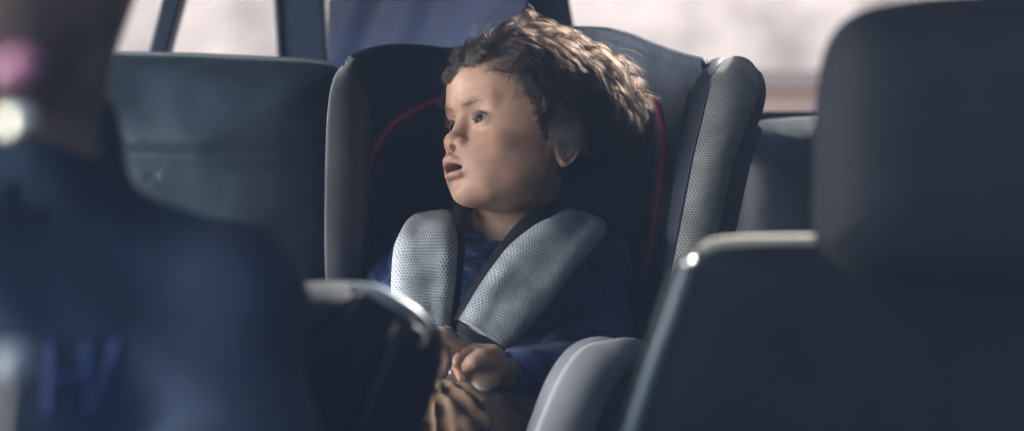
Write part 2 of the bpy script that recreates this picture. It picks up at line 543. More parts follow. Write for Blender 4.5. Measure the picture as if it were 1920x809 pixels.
#=PART=boy
# ------------------------------------------------------------------ the boy
HY = 2.0
YAW, PITCH, ROLL = 55.0, 10.0, 9.0
ps, th, ro = R(YAW), R(PITCH), R(ROLL)
fwd = Vector((-math.sin(ps) * math.cos(th), -math.cos(ps) * math.cos(th), math.sin(th)))
lat0 = Vector((-math.cos(ps), math.sin(ps), 0))          # his right
up0 = lat0.cross(fwd)
lat = (lat0 * math.cos(ro) - up0 * math.sin(ro)).normalized()   # right side lowered
upv = lat.cross(fwd).normalized()
eye_mid = P(871, 230, 1.955)
H0 = eye_mid - fwd * 0.080 - upv * 0.012
HM = np.array([[lat.x, fwd.x, upv.x], [lat.y, fwd.y, upv.y], [lat.z, fwd.z, upv.z]])   # local->world columns
H0n = np.array(H0)


def to_local(p): return HM.T @ (np.array(p) - H0n)
def to_world(V): return V @ HM.T + H0n


mm = 0.001
fx = mixed_axis(-0.24, -0.078, 0.078, 0.26, 0.0010, 0.0034)
fy = mixed_axis(-0.24, -0.040, 0.112, 0.30, 0.0010, 0.0034)
fz = mixed_axis(-0.42, -0.090, 0.045, 0.115, 0.0010, 0.0034)
B = Field(fx, fy, fz)
def e(c, r, op='u', k=10, rot=None): B.ell([q * mm for q in c], [q * mm for q in r], op, k * mm, rot)
def cp(a, b, ra, rb, op='u', k=10): B.cap([q * mm for q in a], [q * mm for q in b], ra * mm, rb * mm, op, k * mm)
def rotx(a): c, s = math.cos(R(a)), math.sin(R(a)); return [[1, 0, 0], [0, c, -s], [0, s, c]]
def rotz(a): c, s = math.cos(R(a)), math.sin(R(a)); return [[c, -s, 0], [s, c, 0], [0, 0, 1]]

CRC, CRR = np.array([0, -2, 38.]), np.array([70, 91, 68.])
e(CRC, CRR)
e((0, 30, 0), (54, 50, 66), k=18)                 # face mass
e((0, 48, 58), (48, 42, 33), k=24)                # forehead bulge
for s in (-1, 1):
    e((s * 29, 43, -27), (22, 25, 25), k=18)      # full cheeks
    cp((s * 41, 14, -30), (s * 20, 58, -57), 15, 14, k=24)   # jaw line
e((0, 71, -62), (18, 17, 15), k=18)
for s in (-1, 1): e((s * 25, 62, -27), (16, 14, 19), k=16); e((s * 28, 54, -13), (18, 17, 16), k=14); e((s * 18, 70, -25), (13, 14, 17), k=14); e((s * 20, 66, -44), (12, 13, 13), k=14)               # chin
e((0, 76, -33), (23, 21.5, 21), k=14)               # muzzle
e((0, 26, -50), (36, 36, 24), k=20)               # under-chin fat
# brow and sockets
for s in (-1, 1):
    cp((s * 12, 84, 31), (s * 36, 71, 33), 6.5, 4, k=14)
    e((s * 25, 91, 11), (17, 13, 13), 's', k=14)
# nose
cp((0, 79, 20), (0, 91, -8), 6.5, 7, k=9)
e((0, 95, -12.5), (9.2, 8.5, 8.2), k=6)
for s in (-1, 1):
    e((s * 10.5, 88.5, -15), (6, 7.5, 6), k=5)
    e((s * 5.3, 95, -20.5), (2.9, 4.4, 3.4), 's', k=2)
# lips
def lipz(x, up): return (-33.8 - 0.012 * x * x * 0.6 - (1.2 if abs(x) < 2 else 0)) if up else (-47.0 + 0.018 * x * x)
xs_ = [-19, -14, -9, -4.5, 0, 4.5, 9, 14, 19]
upl = [(-20, 78, -41.5), (-15, 86, -39.0), (-9.5, 92.5, -35.4), (-4.5, 96.2, -33.2), (0, 96.8, -33.8), (4.5, 96.2, -33.2), (9.5, 92.5, -35.4), (15, 86, -39.0), (20, 78, -41.5)]
lol = [(-20, 78, -42.5), (-15, 84, -45.8), (-9.5, 89.2, -48.6), (-4.5, 91.8, -50.0), (0, 92.3, -50.2), (4.5, 91.8, -50.0), (9.5, 89.2, -48.6), (15, 84, -45.8), (20, 78, -42.5)]
ru = [1.6, 3.0, 3.9, 4.2, 4.0, 4.2, 3.9, 3.0, 1.6]; rl = [1.6, 3.0, 4.0, 4.5, 4.6, 4.5, 4.0, 3.0, 1.6]
for i in range(8):
    cp(upl[i], upl[i + 1], ru[i], ru[i + 1], k=3.5)
    cp(lol[i], lol[i + 1], rl[i], rl[i + 1], k=3.5)
e((0, 88, -42.0), (15.5, 18, 4.4), 's', k=2.2)
e((0, 76, -42.0), (14, 14, 8), 's', k=3)
e((0, 88, -27), (3.2, 9, 5.5), 's', k=4)           # philtrum
e((0, 94, -58), (12, 6, 3.6), 's', k=8)            # fold above chin
# eyes: lids around the eyeballs, almond openings
EC = [np.array((s * 24.0, 68.0, 11.5)) for s in (-1, 1)]
ER = 11.6
for c in EC:
    e(c, (13.1, 13.1, 13.1), k=4.5)
    def lid_open(x, y, z, c=c):
        x = x / mm - c[0]; y = y / mm - c[1]; z = z / mm - c[2]
        x, y, z = np.broadcast_arrays(x, y, z)
        sgn = 1 if c[0] > 0 else -1
        u = np.degrees(np.arctan2(x * sgn, np.maximum(y, 0.1))) - 6
        rr = np.sqrt(x * x + y * y + z * z) + 1e-6
        v = np.degrees(np.arcsin(np.clip(z / rr, -1, 1))) - u * 0.05
        q = 1 - (u / 52.0) ** 2
        vu = 28 * q - 2 + 0.05 * u; vl = -24 * q + 2
        d = np.maximum(v - vu, vl - v) * 0.20
        d = np.maximum(d, (6 - y) * 0.7)
        d = np.maximum(d, rr - 19)
        return d * mm
    cc = c * mm
    B.apply(cc - 0.020, cc + 0.020, lid_open, 's', 1.0 * mm)
    # crease above the upper lid
    sg = 1 if c[0] > 0 else -1
    pts = [c + np.array((sg * a, 12.6 * math.cos(R(abs(a) * 2.6)) - 0.4, 8.6 - 0.030 * a * a)) for a in (-9, -5, 0, 5, 10)]
    for i in range(4): cp(pts[i], pts[i + 1], 0.9, 0.9, 's', k=2.5)
# ears
for s in (-1, 1):
    E_ = np.array((s * 65.6, -11, -10.0)); an_ = R(4); tl_ = R(12)
    ax_c = np.array((s * math.cos(an_), math.sin(an_), 0)); ax_a = np.array((s * math.sin(an_), -math.cos(an_), 0))
    ax_b = np.array((0, 0, 1.)); ax_b, ax_a = ax_b * math.cos(tl_) + ax_a * math.sin(tl_), ax_a * math.cos(tl_) - ax_b * math.sin(tl_)

    def ear(x, y, z):
        x, y, z = np.broadcast_arrays(x / mm - E_[0], y / mm - E_[1], z / mm - E_[2])
        a = x * ax_a[0] + y * ax_a[1] + z * ax_a[2]; b = x * ax_b[0] + y * ax_b[1] + z * ax_b[2]; c = x * ax_c[0] + y * ax_c[1] + z * ax_c[2]
        wd = 13.5 - 4.0 * np.clip((-b - 2) / 22, 0, 1)
        q = np.sqrt((a / wd) ** 2 + (b / 22.5) ** 2)
        ss = lambda lo, hi, v: (lambda t: t * t * (3 - 2 * t))(np.clip((v - lo) / (hi - lo), 0, 1))
        rim = ss(-0.55, 0.15, a / 15.0 + np.clip(b / 25, 0, 1) * 0.5) * (1 - 0.75 * ss(10, 20, -b))
        h = -2.5 + (5.5 * ss(0.72, 0.9, q) - 2.2 * ss(0.92, 1.03, q)) * rim + 2.8 * np.exp(-((q - 0.58) / 0.09) ** 2) * rim
        h = h + 1.5 * ss(8, 18, -b)
        th = 1.7 + 1.6 * ss(8, 18, -b)
        return np.maximum((q - 1) * 11, np.abs(c - h) - th) * mm
    B.apply(E_ * mm - 0.034, E_ * mm + 0.034, ear, 'u', 2.0 * mm)
    e((s * 68.5, 4, -11), (3.6, 4, 5.5), k=4)
# neck and trunk (world landmarks moved into head space)
nb = P(935, 470, 2.045)
cp(to_local(P(985, 330, 2.02)) / mm, to_local(nb) / mm, 40, 42, k=18)
TL = lambda px, py, Y: to_local(P(px, py, Y))
sh_r, sh_l = TL(768, 520, 2.06), TL(1100, 520, 2.07)
B.cap(sh_r, sh_l, 0.042, 0.042, 'u', 0.04)
B.cap(TL(935, 540, 2.07), TL(935, 780, 2.07), 0.078, 0.082, 'u', 0.04)
B.cap(TL(870, 540, 2.06), TL(1000, 540, 2.06), 0.06, 0.06, 'u', 0.04)
el_l = TL(1130, 700, 2.02); wr_l = TL(950, 706, 1.90)
B.chain([sh_l, el_l, wr_l], [0.030, 0.026, 0.018], 'u', 0.015)
el_r = TL(715, 690, 1.99); wr_r = TL(800, 706, 1.86)
B.chain([sh_r, el_r, wr_r], [0.030, 0.026, 0.018], 'u', 0.015)
# legs
hip_l, kn_l = TL(1010, 835, 2.02), TL(850, 850, 1.76)
hip_r, kn_r = TL(880, 835, 2.02), TL(690, 850, 1.78)
for a, b_ in ((hip_l, kn_l), (hip_r, kn_r)):
    B.cap(a, b_, 0.046, 0.038, 'u', 0.02)
# hands, five fingers each, curled round the toy
def hand(F, wr, d, side, n_):
    d = np.array(d) / np.linalg.norm(d); side = np.array(side) - d * np.dot(side, d); side /= np.linalg.norm(side)
    nn = np.array(n_) - d * np.dot(n_, d) - side * np.dot(n_, side); nn /= np.linalg.norm(nn)
    for q in (-1, -0.33, 0.33, 1):
        F.cap(wr + side * q * 0.008, wr + d * 0.042 + side * q * 0.017, 0.010, 0.008, 'u', 0.008)
    for q, L in ((-1, 0.028), (-0.33, 0.034), (0.33, 0.036), (1, 0.031)):
        a = wr + d * 0.043 + side * q * 0.017
        b1 = a + (d * 0.8 + nn * 0.6) * L * 0.5; b2 = b1 + (d * 0.1 + nn) * L * 0.4; b3 = b2 + (nn * 0.6 - d * 0.7) * L * 0.3
        F.chain([a, b1, b2, b3], [0.0068, 0.0064, 0.006, 0.0052], 'u', 0.002)
    a = wr + d * 0.012 + side * 0.014
    F.chain([a, a + side * 0.016 + d * 0.012 + nn * 0.006, a + side * 0.018 + d * 0.028 + nn * 0.016], [0.009, 0.0075, 0.006], 'u', 0.004)
w2l = lambda v: HM.T @ np.array(v)
TH = lambda px, py, Y: TL(px - 9, py - 4, Y)
# his left hand closed round the toy: palm, four curled fingers of different length, thumb across
B.cap(wr_l, TH(925, 690, 1.825), 0.017, 0.018, 'u', 0.010)
B.cap(TH(928, 682, 1.815), TH(900, 676, 1.815), 0.0175, 0.0150, 'u', 0.008)
B.cap(TH(922, 700, 1.812), TH(906, 700, 1.805), 0.0130, 0.0110, 'u', 0.008)
for q, (dy_, L_) in enumerate(((0.0, 0.94), (0.012, 1.0), (0.024, 0.97), (0.035, 0.85))):
    Yk = 1.800 + dy_; o_ = -4 * (q == 1) - 3 * (q == 2)
    B.chain([TH(898 + o_, 664, Yk), TH(879 + o_, 666, Yk - .004), TH(879 + o_ - 10 * L_, 684, Yk - .006), TH(879 + o_ + 2 * L_, 684 + 22 * L_, Yk - .004), TH(879 + o_ + 17 * L_, 684 + 20 * L_, Yk)], [0.0085, 0.0080, 0.0074, 0.0070, 0.0062], 'u', 0.0022)
B.chain([TH(926, 676, 1.797), TH(912, 676, 1.783), TH(897, 683, 1.776), TH(885, 691, 1.776)], [0.0105, 0.0092, 0.0082, 0.0066], 'u', 0.0025)
hand(B, wr_r, w2l((1, -0.35, 0.0)), w2l((0, -0.1, 1)), w2l((0.0, -1, -0.2)))

V, Q = B.nets()
loc = V / mm
me = mesh_quads('person', to_world(V), Q)
# skin tone attribute: lips, brows, cheeks in local colour, lid-edge shade painted in
x, y, z = loc[:, 0], loc[:, 1], loc[:, 2]
base = np.array((0.49, 0.295, 0.21)); tone = np.tile(base, (len(loc), 1))
def seg_d(p, a, b):
    a = np.array(a, float); b = np.array(b, float); ba = b - a
    h = np.clip(((p - a) @ ba) / (ba @ ba), 0, 1); return np.linalg.norm(p - a - h[:, None] * ba, axis=1)
du = np.min([seg_d(loc, upl[i], upl[i + 1]) - (ru[i] + ru[i + 1]) / 2 for i in range(8)], 0)
dl = np.min([seg_d(loc, lol[i], lol[i + 1]) - (rl[i] + rl[i + 1]) / 2 for i in range(8)], 0)
lipm = np.clip(1.5 - np.minimum(du, dl) / 1.5, 0, 1) * (y > 74) * np.clip((z + 54) / 2, 0, 1) * np.clip((-29.2 - z) / 1.5, 0, 1)
inside = np.clip((84 - y - 0.03 * x * x) / 4, 0, 1) * (np.abs(x) < 13) * (np.abs(z + 42) < 6) * (y > 55)
tone = tone + (np.array((0.44, 0.215, 0.19)) - tone) * lipm[:, None] * 0.75
tone = tone + (np.array((0.10, 0.03, 0.028)) - tone) * (inside * 0.9)[:, None]
for c_ in EC:
    dd_ = np.linalg.norm(loc - c_, axis=1); ll_ = np.clip((12.6 - dd_) / 0.5, 0, 1) * (np.abs(dd_ - 12.0) < 1.2) * (y > 68)
    tone = tone + (np.array((0.16, 0.085, 0.07)) - tone) * (0.8 * ll_)[:, None]  # lid shadow painted into the tone along the lash line
ck = np.exp(-(((np.abs(x) - 38) / 18) ** 2 + ((z + 22) / 16) ** 2)) * (y > 30)
nt = np.exp(-((x / 12) ** 2 + ((z + 14) / 9) ** 2)) * (y > 85)
tone = tone + (np.array((0.50, 0.245, 0.19)) - tone) * (0.35 * np.maximum(ck, nt))[:, None]
bz = 30.5 + 3.2 * np.sin(np.clip((np.abs(x) - 10) / 34, 0, 1) * np.pi * 0.75)
bw = np.exp(-((z - bz) / 3.0) ** 2) * np.clip((np.abs(x) - 8) / 6, 0, 1) * np.clip((41 - np.abs(x)) / 10, 0, 1) * (y > 40)
tone = tone + (np.array((0.12, 0.07, 0.05)) - tone) * (bw * 0.30)[:, None]
ca = me.color_attributes.new('tone', 'FLOAT_COLOR', 'POINT')
ca.data.foreach_set('color', np.concatenate([tone, np.ones((len(tone), 1))], 1).astype(np.float32).ravel())
boy = link('person', me, M['skin'])
tag(boy, 'curly haired small boy in navy sweater strapped in the child seat, looking sideways', 'person')

# eyeballs
def eye_mat():
    t = NT('eyeball'); b = t.n('ShaderNodeBsdfPrincipled'); t.l(b, 0, t.out, 0)
    at = t.n('ShaderNodeAttribute', attribute_name='ring')
    cr = t.n('ShaderNodeValToRGB'); E = cr.color_ramp.elements
    E[0].position = 0.0; E[0].color = (0.003, 0.003, 0.003, 1)
    E[1].position = 1.0; E[1].color = (0.20, 0.19, 0.19, 1)
    for p_, c_ in ((0.20, (0.003, 0.003, 0.003, 1)), (0.24, (0.030, 0.016, 0.010, 1)), (0.48, (0.016, 0.009, 0.006, 1)), (0.55, (0.006, 0.005, 0.005, 1)), (0.61, (0.19, 0.17, 0.17, 1))):
        q = E.new(p_); q.color = c_
    t.l(at, 'Fac', cr, 0); t.l(cr, 0, b, 'Base Color')
    b.inputs['Roughness'].default_value = 0.25; b.inputs['Specular IOR Level'].default_value = 0.05; b.inputs['Coat Weight'].default_value = 0.14; b.inputs['Coat Roughness'].default_value = 0.02
    return t.m
EM = eye_mat()
GAZE = Vector((0.05, 1.0, 0.03)).normalized()
for c in EC:
    bm = bmesh.new(); bmesh.ops.create_uvsphere(bm, u_segments=64, v_segments=48, radius=1.0)
    g = np.array(GAZE); pts = []; ring = []
    for v in bm.verts:
        d = np.array(v.co); ca_ = float(d @ g); an = math.degrees(math.acos(max(-1, min(1, ca_))))
        ring.append(min(1.0, an / 64.0))
        rr = ER + 0.9 * max(0, 1 - (an / 30.0) ** 2)
        w = to_world(np.array([(c + d * rr) * mm]))[0]; v.co = Vector(w)
    me = bpy.data.meshes.new('eye'); bm.to_mesh(me); bm.free()
    a = me.attributes.new('ring', 'FLOAT', 'POINT'); a.data.foreach_set('value', np.array(ring, np.float32))
    link('eye', me, EM, boy)
# teeth
bm = bmesh.new()
bmesh.ops.create_uvsphere(bm, u_segments=24, v_segments=16, radius=1.0, matrix=Matrix.Translation((0, 76, -45.5)) @ Matrix.Diagonal((9.5, 11.5, 3.6, 1)))
for v in bm.verts: v.co = Vector(to_world(np.array([np.array(v.co) * mm]))[0])
me = bpy.data.meshes.new('tongue'); bm.to_mesh(me); bm.free()
link('tongue', me, plain('tongue', (0.42, 0.16, 0.15), rough=0.3), boy)

# ---- hair
def surf_pt(d, h=0.0):
    """point on the cranium ellipsoid in direction d, lifted by h (mm)"""
    t = 1.0 / np.sqrt(((d / CRR) ** 2).sum(-1, keepdims=True))
    p = CRC + d * t
    n = (p - CRC) / CRR ** 2; n /= np.linalg.norm(n, axis=-1, keepdims=True)
    return p + n * h, n


def hairline(x, y):
    yy = np.array([-100, -60, -25, -8, 6, 16, 26, 38, 52, 68, 100.])
    zz = np.array([-14, -16, -20, 12, 4, 0, 14, 30, 53, 69, 70.])
    return np.interp(y, yy, zz)


from mathutils.bvhtree import BVHTree
hbvh = None
def make_hair():
    nc = 1250
    i = np.arange(nc * 2) + 0.5
    phi = np.arccos(1 - 2 * i / (nc * 2)); ga = np.pi * (1 + 5 ** 0.5) * i
    d = np.stack([np.cos(ga) * np.sin(phi), np.sin(ga) * np.sin(phi), np.cos(phi)], 1)
    d += RNG.normal(0, 0.03, d.shape); d /= np.linalg.norm(d, axis=1, keepdims=True)
    p, n = surf_pt(d)
    ok = p[:, 2] > hairline(p[:, 0], p[:, 1]) + RNG.normal(0, 4.0, len(p))
    d = d[ok]; p = p[ok]; n = n[ok]
    C = len(d)
    NP = 18
    per = 28
    out = []; rad = []
    for c in range(C):
        px, py, pz = p[c]
        front = np.clip((py - 35) / 45, 0, 1) * np.clip((pz - 45) / 20, 0, 1)
        back = np.clip((-py - 10) / 60, 0, 1); low = np.clip((20 - pz) / 40, 0, 1); top = np.clip((pz - 70) / 30, 0, 1)
        # combed direction: from the front hairline backwards, down the sides
        side = np.sign(px) * np.clip(abs(px) / 50, 0, 1)
        fringe = front > 0.12 and px > 22 and RNG.random() < 0.6
        fl = np.array([side * 0.45 + RNG.normal(0, .22), -1.0 + RNG.normal(0, .22), -0.25 - 0.55 * back - 0.45 * abs(side)])
        if fringe: fl = np.array([1.0, -0.1 + RNG.normal(0, .4), -0.5])
        dv0 = d[c]; hit = hbvh.ray_cast(Vector(CRC + dv0 * 160), Vector(-dv0))[0]
        extra_h = 0.0 if hit is None else max(0.0, float((np.array(hit) - p[c]) @ n[c])) if np.linalg.norm(np.array(hit) - p[c]) < 14 else 0.0
        up_ = np.clip((pz - 32) / 28, 0, 1)
        lift = (7 + 27 * top + 42 * back * up_ + 8 * front) * (0.75 + 0.5 * RNG.random())
        if low > 0.2: lift *= (1 - 0.6 * low)
        L = (44 + 18 * top + 16 * back * up_ - 16 * low - 6 * front) * (0.8 + 0.4 * RNG.random())
        if py > 8 and pz < 45: L *= 0.55; lift *= 0.6
        if fringe: L = 30 + 12 * RNG.random(); lift = 8 + 6 * RNG.random()
        wl = 32 + 34 * RNG.random(); amp0 = (1.2 + 3.0 * RNG.random() ** 1.5 + 1.0 * front + 1.3 * back - 0.4 * top); ph = RNG.random() * 6.28; hand_ = 1 if RNG.random() < .5 else -1
        if fringe: wl *= 0.6; amp0 *= 1.2
        # centre line
        t = np.linspace(0, 1, NP)
        cen = np.zeros((NP, 3)); dd = d[c].copy(); pos, nn = surf_pt(dd[None]); pos = pos[0]
        cur = pos.copy(); f = fl.copy()
        for q in range(NP):
            n_ = (cur - CRC) / CRR ** 2; n_ /= np.linalg.norm(n_)
            tg = f - n_ * (f @ n_); tg /= np.linalg.norm(tg) + 1e-9
            hh = lift * (1 - (1 - t[q]) ** 2.2) * (1 - 0.25 * t[q] ** 3)
            cen[q] = cur + n_ * (hh + extra_h * (1 - 0.6 * t[q]))
            cur = cur + tg * L / NP
            dv = (cur - CRC); s_ = 1 / np.sqrt(((dv / CRR) ** 2).sum()); cur = CRC + dv * s_
        tg = np.gradient(cen, axis=0); tg /= np.linalg.norm(tg, axis=1, keepdims=True) + 1e-9
        nrm = (cen - CRC) / CRR ** 2; nrm /= np.linalg.norm(nrm, axis=1, keepdims=True)
        sd = np.cross(tg, nrm); sd /= np.linalg.norm(sd, axis=1, keepdims=True) + 1e-9
        nr2 = np.cross(sd, tg)
        s_len = np.concatenate([[0], np.cumsum(np.linalg.norm(np.diff(cen, axis=0), axis=1))])
        K = per
        ang = RNG.random(K) * 6.28; rr = np.sqrt(RNG.random(K)) * 7.5
        lenk = 0.72 + 0.38 * RNG.random(K)
        phk = ph + RNG.normal(0, 0.35, K); ampk = amp0 * (0.7 + 0.6 * RNG.random(K))
        fuzz = RNG.random(K) < 0.14; lock = 0.15 + 0.6 * RNG.random()
        for k in range(K):
            tt = t * min(lenk[k], 1.0)
            ci = np.stack([np.interp(tt, t, cen[:, a]) for a in range(3)], 1)
            si = np.stack([np.interp(tt, t, sd[:, a]) for a in range(3)], 1); ni = np.stack([np.interp(tt, t, nr2[:, a]) for a in range(3)], 1)
            sl = np.interp(tt, t, s_len)
            w = rr[k] * (1 - (0.45 + 0.5 * lock) * np.clip(t * 1.6, 0, 1) ** 0.7) + (3.5 * t * RNG.random() if fuzz[k] else 0)
            A = ampk[k] * np.clip(t * 1.6, 0, 1) * (1.0 + 0.4 * t)
            th_ = 2 * np.pi * sl / wl * hand_ + phk[k]
            jx = RNG.normal(0, 0.5, 2) * (3.0 if fuzz[k] else 1.0)
            P_ = ci + si * (w * np.cos(ang[k]) + A * np.cos(th_) + jx[0] * t * 2)[:, None] + ni * (np.abs(w * np.sin(ang[k])) * 0.8 + A * 0.75 * np.sin(th_) + jx[1] * t * 2)[:, None]
            # keep out of the skull
            dv = P_ - CRC; r_ = np.sqrt(((dv / CRR) ** 2).sum(1)); push = np.clip(1.012 - r_, 0, None)
            P_ = P_ + dv * (push / np.maximum(r_, 1e-6))[:, None]
            out.append(P_)
            rad.append(np.linspace(0.115, 0.04, NP) * (0.8 + 0.4 * RNG.random()))
    S = np.array(out); Rr = np.array(rad)
    return to_world(S.reshape(-1, 3) * mm).reshape(S.shape), Rr * mm * 1.15


hsel = np.all(np.isin(Q, np.nonzero(np.abs(loc).max(1) < 118)[0]), axis=1)
hbvh = BVHTree.FromPolygons([Vector(v) for v in loc], [tuple(int(a) for a in q) for q in Q[hsel]])
hs, hr = make_hair()
# the tuft standing up at the front of the crown, and stray hairs
def tuft(pts, n_, spread, seed):
    g = np.random.default_rng(seed); out = []
    for _ in range(n_):
        o_ = g.normal(0, spread, 3); tip = g.normal(0, spread * 0.9, 3); le = 0.75 + 0.35 * g.random()
        c_ = catmull([Vector(P(*q)) + Vector(o_) * (1 - 0.6 * k / len(pts)) + Vector(tip) * (k / len(pts)) ** 2 for k, q in enumerate(pts)], 17)
        c_ = np.array(c_); tt = np.linspace(0, min(1, le), 18) * 17; out.append(np.stack([np.interp(tt, np.arange(18), c_[:, a]) for a in range(3)], 1))
    return np.array(out)
ts = [tuft([(955, 105, 1.99), (966, 66, 1.985), (978, 34, 1.98), (990, 20, 1.98), (1004, 30, 1.98)], 60, 0.0032, 1),
      tuft([(955, 100, 1.985), (950, 72, 1.975), (962, 48, 1.97), (975, 56, 1.965), (972, 78, 1.965)], 50, 0.0032, 2),
      tuft([(870, 150, 1.98), (858, 118, 1.985), (852, 92, 1.985), (858, 78, 1.985)], 14, 0.004, 3),
      tuft([(1180, 175, 2.03), (1205, 175, 2.03), (1225, 182, 2.03), (1238, 186, 2.03)], 12, 0.004, 4),
      tuft([(1150, 110, 2.03), (1175, 112, 2.03), (1195, 122, 2.03), (1205, 135, 2.03)], 16, 0.005, 5),
      tuft([(905, 90, 1.97), (895, 65, 1.97), (900, 45, 1.97), (915, 32, 1.97)], 16, 0.006, 6),
      tuft([(925, 85, 1.97), (920, 58, 1.97), (930, 38, 1.97), (945, 26, 1.97)], 16, 0.006, 7)]
g_ = np.random.default_rng(77)
for q in range(22):          # loose curls over the far temple and forehead edge
    a_ = g_.random(); x_, y_ = 838 + 62 * a_ + g_.normal(0, 4), 158 - 62 * a_ + g_.normal(0, 5); s_ = 1 if g_.random() < .5 else -1; Yq = 1.985 - 0.03 * a_
    r_ = 5 + 4 * g_.random()
    ts.append(tuft([(x_ + 22, y_ - 18, Yq - .004), (x_ + 6, y_ - 14 * s_, Yq - .008), (x_ - r_, y_ - 2, Yq - .006), (x_ - 1, y_ + r_, Yq - .012), (x_ + r_, y_ + 2, Yq - .016), (x_ + 2, y_ - r_ * .7, Yq - .012)], 26, 0.0022, 100 + q))
for q in range(7):           # near temple locks
    x_, y_ = 950 + 40 * g_.random(), 120 + 25 * g_.random()
    ts.append(tuft([(x_ + 30, y_ - 22, 1.935), (x_ + 10, y_, 1.925), (x_ + 2, y_ + 24, 1.922), (x_ + 8 * g_.normal(), y_ + 48, 1.922)], 22, 0.003, 200 + q))
for q in range(26):          # locks over the upper ear
    x_, y_ = 1032 + 48 * g_.random(), 205 + 18 * g_.random(); k_ = 12 * g_.normal()
    ts.append(tuft([(x_ - 8, y_ - 12, 1.945), (x_ + 2, y_ + 16, 1.934), (x_ + 6 + k_ * .3, y_ + 42, 1.930), (x_ + 10 + k_, y_ + 64 + 22 * g_.random(), 1.934)], 22, 0.0036, 300 + q))
ts = np.concatenate(ts); hs = np.concatenate([hs, ts]); hr = np.concatenate([hr, np.tile(np.linspace(0.15, 0.05, 18) * mm, (len(ts), 1))])
hair = curves_obj('hair', hs, hr, M['hair'], boy)
def baby_hairs(n_):
    g = np.random.default_rng(9); d = g.normal(0, 1, (n_ * 12, 3)); d /= np.linalg.norm(d, axis=1, keepdims=True)
    p, n = surf_pt(d); h = p[:, 2] - hairline(p[:, 0], p[:, 1]); ok = (h > -7 * g.random(len(h)) ** 1.5) & (h < 9) & (p[:, 1] > -15)
    d, p, n = d[ok][:n_], p[ok][:n_], n[ok][:n_]; out = []; rd = []
    for k in range(len(d)):
        hit = hbvh.ray_cast(Vector(CRC + d[k] * 160), Vector(-d[k]))[0]
        if hit is None: continue
        r0 = np.array(hit) - n[k] * 0.3
        if np.linalg.norm(r0 - p[k]) > 14: continue
        f = np.array([np.sign(p[k, 0]) * 0.3 + g.normal(0, .4), -0.8 + g.normal(0, .4), -0.35 + g.normal(0, .35)]); f -= n[k] * (f @ n[k]); f /= np.linalg.norm(f)
        L = 7 + 9 * g.random(); t = np.linspace(0, 1, 18)[:, None]; cv = g.normal(0, 2.0, 3)
        out.append(r0 + f * L * t + n[k] * (3.2 * t * (1.2 - t)) + cv * t * t); rd.append(np.linspace(0.08, 0.02, 18))
    S = np.array(out); return to_world(S.reshape(-1, 3) * mm).reshape(S.shape), np.array(rd) * mm
bs, br_ = baby_hairs(3600)
hair_o = hair
hair = None
bpy.data.objects.remove(hair_o)
hair = curves_obj('hair', np.concatenate([hs, bs]), np.concatenate([hr, br_]), M['hair'], boy)
# lashes and brow hairs
Ls = []; Lr = []
for c in EC:
    sg = 1 if c[0] > 0 else -1
    for q in range(70):
        u = -44 + 92 * (q + RNG.random()) / 70
        qq = 1 - (u / 52.0) ** 2; v = 28 * qq - 2 + 0.05 * u + u * 0.05; ua = R(u + 6)
        dirv = np.array((sg * math.sin(ua) * math.cos(R(v)), math.cos(ua) * math.cos(R(v)), math.sin(R(v))))
        rt = c + dirv * 12.9; L = 3.6 + 1.4 * RNG.random() + (u > 0) * 0.8
        t = np.linspace(0, 1, 8)[:, None]
        dr = dirv * 0.9 + np.array((sg * 0.012 * u, 0, -0.25)); Ls.append(rt + dr * L * t + np.array((0, 0, 1)) * L * 0.55 * t ** 2); Lr.append(np.linspace(0.17, 0.04, 8))
    for q in range(30):
        u = -36 + 84 * (q + RNG.random()) / 30
        qq = 1 - (u / 52.0) ** 2; v = -24 * qq + 2 + u * 0.05; ua = R(u + 6)
        dirv = np.array((sg * math.sin(ua) * math.cos(R(v)), math.cos(ua) * math.cos(R(v)), math.sin(R(v))))
        rt = c + dirv * 12.7; L = 2.2 + RNG.random()
        t = np.linspace(0, 1, 8)[:, None]; Ls.append(rt + (dirv + np.array((0, 0, -0.4))) * L * t); Lr.append(np.linspace(0.06, 0.02, 8))
S = np.array(Ls); curves_obj('eyelashes', to_world(S.reshape(-1, 3) * mm).reshape(S.shape), np.array(Lr) * mm, M['lash'], boy)
# brows: snapped to the face surface
from mathutils.kdtree import KDTree
fm = np.nonzero((loc[:, 1] > 50) & (loc[:, 2] > 15) & (loc[:, 2] < 50))[0]
kd = KDTree(len(fm))
for a, i_ in enumerate(fm): kd.insert(Vector(loc[i_]), a)
kd.balance()
Ls = []; Lr = []
for sg in (-1, 1):
    for q in range(320):
        ax_ = 9 + 27 * RNG.random(); zz = 30.5 + 3.2 * math.sin((ax_ - 10) / 34 * math.pi * .75) + RNG.normal(0, 1.5)
        co, ii, dd_ = kd.find(Vector((sg * ax_, 88 - 0.012 * ax_ ** 2, zz)))
        a = np.array(co); L = 3.6 + 1.6 * RNG.random(); t = np.linspace(0, 1, 8)[:, None]
        dr = np.array((sg * 0.85, -0.15 - 0.010 * ax_, 0.35 - 0.012 * ax_)); Ls.append(a + dr * L * t + np.array((0, 1, 0)) * 0.9 * np.sin(t * 3.1)); Lr.append(np.linspace(0.04, 0.015, 8))
S = np.array(Ls); curves_obj('eyebrows', to_world(S.reshape(-1, 3) * mm).reshape(S.shape), np.array(Lr) * mm, M['lash'], boy)

